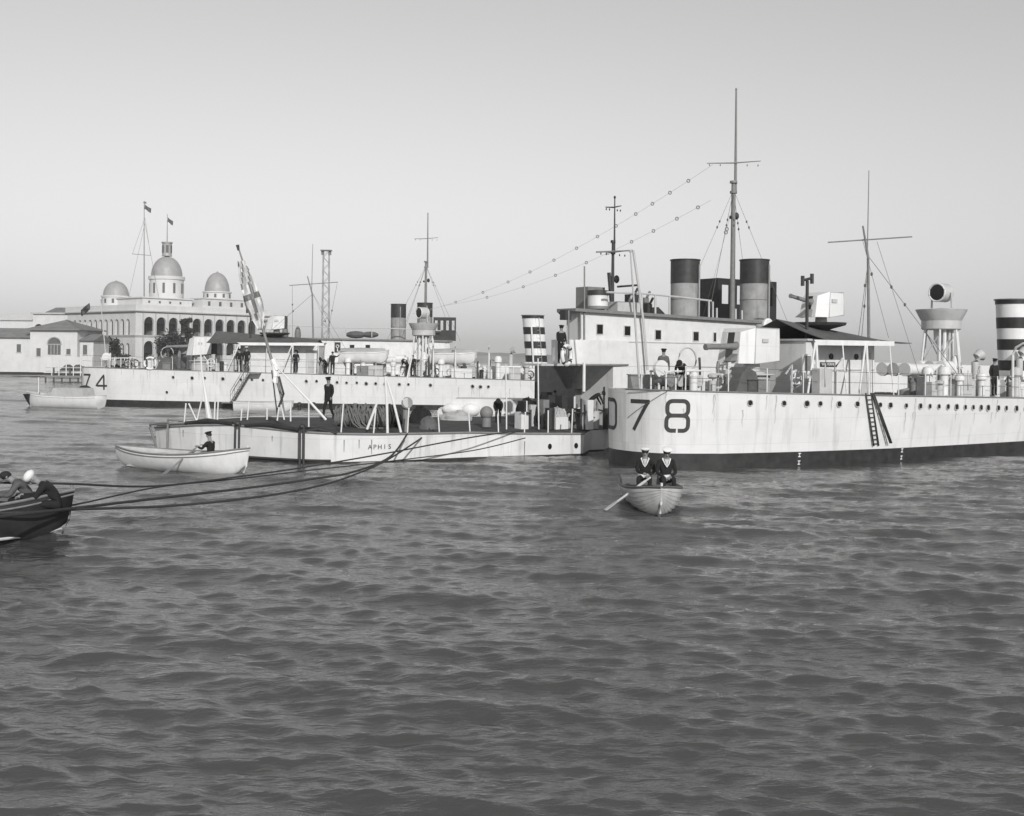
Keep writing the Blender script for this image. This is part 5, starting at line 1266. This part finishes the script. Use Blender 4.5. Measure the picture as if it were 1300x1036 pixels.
# canal office with arcades and domes
def arcade(mb, x0, n_, pit, z0, z1, zs_, hw, y, depth, flip=False):
    """row of n_ arched openings in a wall in the local plane y (thickness depth); zs_ springing height"""
    seg = 8
    for i in range(n_):
        c = x0+pit*(i+.5); L_, R_ = x0+pit*i, x0+pit*(i+1)
        pts = [(c-hw, z0), (c-hw, zs_)]+[(c-hw*math.cos(math.pi*k/seg), zs_+hw*1.05*math.sin(math.pi*k/seg)) for k in range(1, seg)]+[(c+hw, zs_), (c+hw, z0)]
        for yy in (y, y+depth):
            mb.add([(L_, yy, z0), (c-hw, yy, z0), (c-hw, yy, zs_), (L_, yy, zs_)], [(0, 1, 2, 3)])
            mb.add([(c+hw, yy, z0), (R_, yy, z0), (R_, yy, zs_), (c+hw, yy, zs_)], [(0, 1, 2, 3)])
            ap = [(a, yy, b) for a, b in pts[1:-1]]; top = []
            for (a, _, b) in ap: top.append((L_ if a == ap[0][0] else (R_ if a == ap[-1][0] else a), yy, z1))
            m_ = len(ap); mb.add(ap+top, [(k, k+1, m_+k+1, m_+k) for k in range(m_-1)])
            mb.add([(L_, yy, zs_), ap[0], (L_, yy, z1)], [(0, 1, 2)]); mb.add([(R_, yy, zs_), ap[-1], (R_, yy, z1)], [(0, 1, 2)])
        q = [(a, y, b) for a, b in pts]+[(a, y+depth, b) for a, b in pts]; m_ = len(pts)
        mb.add(q, [(k, k+1, m_+k+1, m_+k) for k in range(m_-1)])
FO = Frame((-64.9, 190), R(50))
OFF = empty('canal_office', (FO.O.x, FO.O.y, 0), FO.th, 'long pale two storey building with rows of arches and three domes on the quay', 'building')
LX, LY = 28.6, 24.0
def swap(mb):                            # turn a wall along x into the wall along y
    mb.v = [(v[1], v[0], v[2]) for v in mb.v]; return mb
g0 = .7
for nm, (z0, z1, zsp) in (('ground_arcade', (g0, 6.7, 5.0)), ('upper_arcade', (7.0, 10.9, 9.2))):
    mb = MB(); arcade(mb, 1.4, 11, 2.43, z0, z1, zsp, .98, 0, .5); mb.bb((0, 0, z0), (1.4, .5, z1)); mb.build(nm, M['stucco'], OFF)
    mb = MB(); arcade(mb, 1.6, 12, 1.8, z0, z1, zsp, .58, 0, .5); mb.bb((.503, 0.001, z0), (1.6, .5, z1)); swap(mb); mb.build(nm, M['stucco'], OFF)
mb = MB(); mb.bb((4.2, 4.2, g0), (LX, LY, 10.9)); mb.build('inner_wall', M['stucco_shade'], OFF)
mb = MB(); mb.bb((-.12, -.12, 6.7), (LX, LY, 7.0)); mb.bb((-.2, -.2, 6.88), (LX, LY+.002, 7.04)); mb.build('string_course', M['trim'], OFF)
mb = MB(); mb.bb((-.1, -.1, 10.9), (LX, LY, 11.1)); mb.bb((-.45, -.45, 11.1), (LX+.1, LY+.1, 11.3)); mb.build('cornice', M['trim'], OFF)
mb = MB(); mb.bb((.0, .0, 11.3), (LX, LY, 12.3)); mb.build('parapet', M['stucco'], OFF)
mb = MB(); mb.bb((2.5, 2.0, 12.3), (12.5, 14, 13.6)); mb.bb((2.2, 1.7, 13.6), (12.8, 14.2, 13.78)); mb.build('roof_storey', M['stucco'], OFF)
mb = MB(); mb.bb((13.6, .3, 12.3), (26, 8, 13.9)); mb.bb((13.4, .1, 13.9), (26.2, 8.2, 14.05)); pv = mb.build('roof_pavilion', M['stucco'], OFF)
for k in range(11):                      # shuttered doors behind the arches
    for z0, h_ in ((g0, 3.2), (7.0, 2.2)):
        mb = MB(); mb.box((1.4+2.43*(k+.5), 4.17, z0+h_/2), (1.2, .06, h_)); mb.build('shuttered_door', M['shut'], OFF)
for k in range(11):
    for z0, h_ in ((g0, 3.2), (7.0, 2.2)):
        mb = MB(); mb.box((4.17, 3.0+1.8*(k+.5), z0+h_/2), (.06, 1.0, h_)); mb.build('shuttered_door', M['shut'], OFF)
for x in (15.0, 17.4, 19.8, 22.2, 24.6):
    mb = MB(); mb.box((x, .28, 13.05), (.5, .06, .8)); mb.build('attic_window', M['shut'], pv)
for x in (3.8, 5.9, 8.0, 10.1):
    mb = MB(); mb.box((x, 1.98, 12.95), (.35, .06, .4)); mb.build('attic_window', M['shut'], OFF)
for k in range(11):
    mb = MB(); mb.box((1.4+2.43*k, -.05, 9.0), (.22, .12, 3.7)); mb.box((1.4+2.43*k, -.06, 3.9), (.26, .12, 5.4)); mb.build('pilaster', M['trim'], OFF)
def dome(x, y, z0, zd, r, zt, pointy=1.0, nm='dome'):
    mb = MB(); mb.lathe((x, y, z0), [(r*1.08, 0), (r*1.08, (zd-z0)*.85), (r*1.16, (zd-z0)*.87), (r*1.16, zd-z0)], 32); d_ = mb.build('dome_drum', M['stucco'], OFF)
    hh = zt-zd; prof = [(r*math.cos(a)**.92, hh*.93*math.sin(a)**pointy) for a in [math.pi/2*k/12 for k in range(12)]]+[(.15, hh*.95), (.04, hh)]
    mb = MB(); mb.lathe((x, y, zd), prof, 36); mb.build(nm, M['dome'], OFF)
    for k in range(10):
        a = 2*math.pi*k/10+.2; mb = MB(); mb.box((x+r*1.085*math.cos(a), y+r*1.085*math.sin(a), (z0+zd)/2), (.06, .42, (zd-z0)*.42), a); mb.build('drum_window', M['shut'], d_)
dome(3.5, 12.4, 12.3, 14.2, 2.25, 17.1)
dome(19.3, 4.0, 13.9, 15.5, 2.3, 19.4, 1.05)
dome(11.1, 8.0, 13.6, 18.0, 2.8, 22.0)
mb = MB(); mb.lathe((11.1, 8, 21.8), [(.95, 0), (.85, .2), (.85, 2.3), (1.0, 2.4), (1.0, 2.6), (.1, 2.7)], 12); mb.build('lantern', M['dome'], OFF)
for k in range(6):
    a = math.pi/3*k; mb = MB(); mb.box((11.1+.86*math.cos(a), 8+.86*math.sin(a), 23.1), (.05, .45, 1.4), a); mb.build('lantern_window', M['shut'], OFF)
mb = MB(); mb.tube([(11.1, 8, 24.4), (11.1, 8, 29.6)], [.08, .04], 6); mb.build('finial_pole', M['grey'], OFF)
q = FO.at(183, 380, 5); t_ = FO.at(183, 255, 5); mb = MB(); mb.tube([(q.x, 5, 13.5), (t_.x, 5, t_.z)], [.11, .05], 8); mb.tube([(q.x-2.4, 5, 21.4), (q.x+1.2, 5, 21.4)], .05, 6); mb.ell((t_.x+.15, 5, t_.z-.3), (.35, .05, .2), 8, 5); mb.build('roof_flagpole', M['grey'], OFF)
for fx_, fy_, fz_, fl_ in ((11.1, 8, 28.2, 1.1), (t_.x, 5, t_.z-1.4, 1.3)):
    fb = MB(); V = []; fs_ = []
    for i in range(8):
        for j in range(5): V.append((fx_+.05+i*fl_/7, fy_-.1*math.sin(i*.9+j*.5), fz_+j*.2-i*.09))
    for i in range(7):
        for j in range(4): fs_.append((i*5+j, i*5+j+1, i*5+j+6, i*5+j+5))
    fb.add(V, fs_, True); fo = fb.build('roof_flag', M['shut'], OFF); sd2 = fo.modifiers.new('thick', 'SOLIDIFY'); sd2.thickness = .02
mb = MB()
for (a, b) in (((q.x-2.4, 5, 21.4), (q.x, 5, 28)), ((q.x+1.2, 5, 21.4), (q.x, 5, 28)), ((q.x, 5, 27), (q.x-3, 5, 13.8)), ((q.x, 5, 27), (q.x+3, 5, 13.8))): mb.tube([a, b], .025, 4)
mb.build('flagpole_stay', M['wire'], OFF)

# low customs house at far left
FL = Frame((wy(100, 470, 176).x, 176.0), R(-3))
LOW = empty('customs_house', (FL.O.x, FL.O.y, 0), FL.th, 'low pale house with hipped tile roof and one big arched window at the left edge', 'building')
X = lambda px: FL.at(px, 450, 0).x
Zc = lambda py, px=60: FL.at(px, py, 0).z
xa, xb = X(38), X(98)
mb = MB(); mb.bb((xa, 0, .7), (xb, 9, Zc(418))); w1 = mb.build('wall', M['stucco'], LOW)
mb = MB(); ez = Zc(418); e = .7
P = [(xa-e, -e, ez), (xb+e, -e, ez), (xb+e, 9+e, ez), (xa-e, 9+e, ez), (xa+4, 4.5, ez+1.7), (xb-4, 4.5, ez+1.7)]
P2_ = [(a, b, c-.14) for a, b, c in P[:4]]
mb.add(P+P2_, [(0, 1, 5, 4), (1, 2, 5), (2, 3, 4, 5), (3, 0, 4), (0, 6, 7, 1), (1, 7, 8, 2), (2, 8, 9, 3), (3, 9, 6, 0), (6, 9, 8, 7)]); mb.build('roof', M['roof'], LOW)
xc = X(-40); 
mb = MB(); mb.bb((xc, .6, .7), (xa-.003, 8, Zc(429))); mb.build('wing_wall', M['stucco'], LOW)
mb = MB(); zz = Zc(429); mb.prism([(xc-.5, 0.1, zz), (xc-.5, 4.3, zz+1.6), (xc-.5, 8.5, zz)], (xa-xc+.4, 0, 0)); mb.build('wing_roof', M['roof'], LOW)
xd = X(115); mb = MB(); mb.bb((xb+.003, 1, .7), (xd, 7, Zc(432))); mb.build('annex_wall', M['stucco'], LOW)
mb = MB(); zz = Zc(432); mb.prism([(xb+.01, .4, zz), (xb+.01, 4, zz+1.1), (xb+.01, 7.5, zz)], (xd-xb+.3, 0, 0)); mb.build('annex_roof', M['roof'], LOW)
# arched window
cxw = X(69); hw_ = (X(77)-X(61))/2; zb0, zsp = Zc(450), Zc(437)
pts = [(cxw-hw_, zb0), (cxw-hw_, zsp)]+[(cxw-hw_*math.cos(math.pi*k/10), zsp+hw_*math.sin(math.pi*k/10)) for k in range(1, 10)]+[(cxw+hw_, zsp), (cxw+hw_, zb0)]
mb = MB(); mb.prism([(a, -.03, b) for a, b in pts], (0, -.05, 0)); aw = mb.build('arched_window', M['shut'], w1)
mb = MB()
for q in (-.5, 0, .5): mb.box((cxw+hw_*q, -.095, (zb0+zsp)/2), (.08, .03, zsp-zb0))
mb.box((cxw, -.097, zsp), (hw_*2, .03, .1)); mb.build('window_bars', M['trim'], aw)
mb = MB(); arc_ = [(cxw-(hw_+.12)*math.cos(math.pi*k/14), -.06, zsp+(hw_+.12)*math.sin(math.pi*k/14)) for k in range(15)]; mb.tube(arc_, .09, 6); mb.build('window_arch_trim', M['trim'], aw)
for px, ya, yb, yy in ((49, 442, 452, 0), (87, 443, 450, 0), (24, 437, 447, .6), (108, 438, 450, 1)):
    a = FL.at(px-2.6, yb, yy); b = FL.at(px+2.6, ya, yy); mb = MB(); mb.bb((a.x, yy-.06, a.z), (b.x, yy-.005, b.z)); c = mb.build('window', M['shut'], LOW)
    mb = MB(); mb.bb((a.x-.12, yy-.12, a.z-.12), (b.x+.12, yy-.002, a.z-.01)); mb.build('window_sill', M['trim'], c)
# garden wall in front
mb = MB(); a = FL.at(56, 470, -4); b = FL.at(118, 455, -4); mb.bb((a.x, -4.2, .7), (b.x, -4, FL.at(80, 453, -4).z)); o = mb.build('garden_wall', M['stucco']); o.location = (FL.O.x, FL.O.y, 0); o.rotation_euler = (0, 0, FL.th); tag(o, 'low pale wall in front of the arched window house', 'wall')
# arcaded long building behind it
FW = Frame((wy(130, 440, 214).x, 214), R(-6))
ARC = empty('arcaded_building', (FW.O.x, FW.O.y, 0), FW.th, 'long pale arcaded building rising behind the tiled roof house', 'building')
xw0, xw1 = FW.at(42, 400, 0).x, FW.at(128, 400, 0).x
zt = FW.at(90, 399, 0).z; nb_ = 6
mb = MB(); arcade(mb, xw0, nb_, (xw1-xw0)/nb_, 6.2, zt, 8.4, .9, 0, .5); mb.bb((xw0, 0, .7), (xw1, .5, 6.2)); mb.build('arcade_wall', M['stucco'], ARC)
mb = MB(); mb.bb((xw0, 3, .7), (xw1, 12, zt)); mb.build('inner_wall', M['stucco_shade'], ARC)
mb = MB(); mb.bb((xw0-.4, -.4, zt), (xw1+.3, 12.4, zt+.3)); mb.build('cornice', M['trim'], ARC)
mb = MB(); mb.prism([(xw0+2, .5, zt+.3), (xw0+2, 5, zt+1.5), (xw0+2, 10, zt+.3)], ((xw1-xw0)*.55, 0, 0)); mb.build('roof', M['roof'], ARC)
mb = MB(); mb.bb((xw0-8, 2, .7), (xw0-.45, 9, zt-1.2)); mb.prism([(xw0-8.4, 1.6, zt-1.2), (xw0-8.4, 5.5, zt+.3), (xw0-8.4, 9.4, zt-1.2)], (8.0, 0, 0)); mb.build('end_block', M['stucco'], ARC)

# landing stage with awning poles between the house and the destroyer
FS = Frame((wy(60, 490, 150).x, 150), 0)
ST = empty('landing_stage', (FS.O.x, FS.O.y, 0), 0, 'timber landing stage with canvas shelters by the farther destroyer stern', 'pier')
a = FS.at(57, 484, 0); b = FS.at(112, 484, 0)
mb = MB(); mb.bb((a.x, 0, .55), (b.x+4, 5, .8)); mb.build('stage_deck', M['grey'], ST)
for k in range(9):
    x = a.x+(b.x+3-a.x)*k/8; mb = MB(); mb.tube([(x, .2, -1), (x, .2, 1.9 if k % 2 else .8)], .12, 8); mb.build('pile', M['bark'], ST)
for k in range(6):
    x = a.x+.8+(b.x-a.x)*k/6; mb = MB(); mb.tube([(x, .3, .8), (x, .3, 3.0)], .07, 6); mb.build('shelter_post', M['white'], ST)
for k, (px, w_) in enumerate(((84, 1.3), (97, 1.2))):
    q = FS.at(px, 468, 1); mb = MB(); mb.prism([q+Vector((-w_, 0, -.55)), q+Vector((-.1, 0, .55)), q+Vector((w_, 0, -.4))], (0, 1.6, 0)); mb.build('canvas_shelter', M['canvas'], ST)
mb = MB(); mb.tube([(a.x, .3, 1.9), (b.x+3, .3, 1.9)], .06, 6); mb.tube([(a.x, .3, 1.4), (b.x+3, .3, 1.4)], .06, 6); mb.build('stage_rail', M['offw'], ST)

# lattice wireless mast
FM = wy(413, 440, 250); LM = empty('lattice_mast', (FM.x, FM.y, 0), 0, 'tall thin lattice wireless mast rising beyond the gunboats', 'mast')
zt = wy(413, 318, 250).z; wv = .85
mb = MB()
for sx in (-1, 1):
    for sy in (-1, 1): mb.tube([(sx*wv, sy*wv, .7), (sx*wv*.75, sy*wv*.75, zt)], .06, 5)
mb.build('mast_legs', M['grey'], LM)
mb = MB(); nseg = 18
for k in range(nseg):
    za, zb_ = .7+(zt-.7)*k/nseg, .7+(zt-.7)*(k+1)/nseg
    wa, wb = wv*(1-.25*k/nseg), wv*(1-.25*(k+1)/nseg); s_ = 1 if k % 2 else -1
    for y in (-1, 1): mb.tube([(-wa*s_, y*wa, za), (wb*s_, y*wb, zb_)], .035, 4)
    for x in (-1, 1): mb.tube([(x*wa, -wa*s_, za), (x*wb, wb*s_, zb_)], .035, 4)
mb.build('lattice', M['grey'], LM)
mb = MB(); mb.box((0, 0, zt), (2.4, 2.0, .2)); mb.box((-.8, 0, zt-.6), (.6, .6, .8)); mb.box((.8, 0, zt-.6), (.6, .6, .8)); mb.build('top_platform', M['grey'], LM)

# trees on the quay
def tree(x, y, z0, h_, r_, label, seed, trunk=.25):
    rr = random.Random(seed); root = empty('tree', (x, y, z0), 0, label, 'tree', 'trees on the quay')
    mb = MB(); mb.tube([(0, 0, -.2), (.1, 0, h_*.35), (.05, .1, h_*.6)], [trunk, trunk*.7, trunk*.4], 8)
    cl = []
    for k in range(7):
        a = rr.uniform(0, 6.28); c = Vector((math.cos(a)*r_*rr.uniform(.2, .75), math.sin(a)*r_*rr.uniform(.2, .75), h_*rr.uniform(.5, .92))); cl.append(c)
        mb.tube([(.08, .03, h_*.4), c*.6+Vector((0, 0, h_*.18)), c], [trunk*.4, trunk*.25, .03], 6)
    mb.build('trunk', M['bark'], root)
    lb = MB()
    for c in cl:
        for _ in range(230):
            d = Vector((rr.gauss(0, 1), rr.gauss(0, 1), rr.gauss(0, .75))).normalized()*(r_*.48*rr.uniform(.3, 1.08)); p = c+d
            s_ = rr.uniform(.10, .22); u = Vector((rr.gauss(0, 1), rr.gauss(0, 1), rr.gauss(0, 1))).normalized(); v = u.cross(Vector((rr.gauss(0, 1), rr.gauss(0, 1), rr.gauss(0, 1)))).normalized()
            lb.add([p-u*s_, p+v*s_*.6, p+u*s_, p-v*s_*.6], [(0, 1, 2, 3)])
    lb.build('crown', M['leaf'], root)
for i, (px, py, Y, h_, r_, lb_) in enumerate(((141, 452, 186.5, 5.6, 1.9, 'dark round tree before the left wing of the domed building'), (213, 446, 187, 8.0, 3.0, 'broad dark tree before the arches left of the small gun'), (238, 440, 189, 9.6, 1.2, 'tall narrow tree reaching the upper arches'), (158, 462, 186.5, 3.2, 1.5, 'low bush under the corner of the domed building'), (223, 455, 188, 6.5, 2.0, 'ragged tree between the broad one and the tall narrow one'))):
    q = wy(px, py, Y); tree(q.x, q.y, .7, h_, r_, lb_, 20+i)

# ------------------------------------------------------------------ air
hz_ = MB(); hz_.bb((-2600, -560, -3.2), (2600, 3300, 42)); hz = hz_.build('haze', bpy.data.materials.new('haze_air')); tag(hz, 'thin harbour haze', None, None, 'stuff')
hm = hz.data.materials[0]; hm.use_nodes = True; hn = hm.node_tree; hn.nodes.clear()
ou = hn.nodes.new('ShaderNodeOutputMaterial'); pv_ = hn.nodes.new('ShaderNodeVolumePrincipled'); pv_.inputs['Density'].default_value = .00035; pv_.inputs['Color'].default_value = (1, 1, 1, 1); pv_.inputs['Anisotropy'].default_value = 0
hn.links.new(pv_.outputs[0], ou.inputs['Volume'])
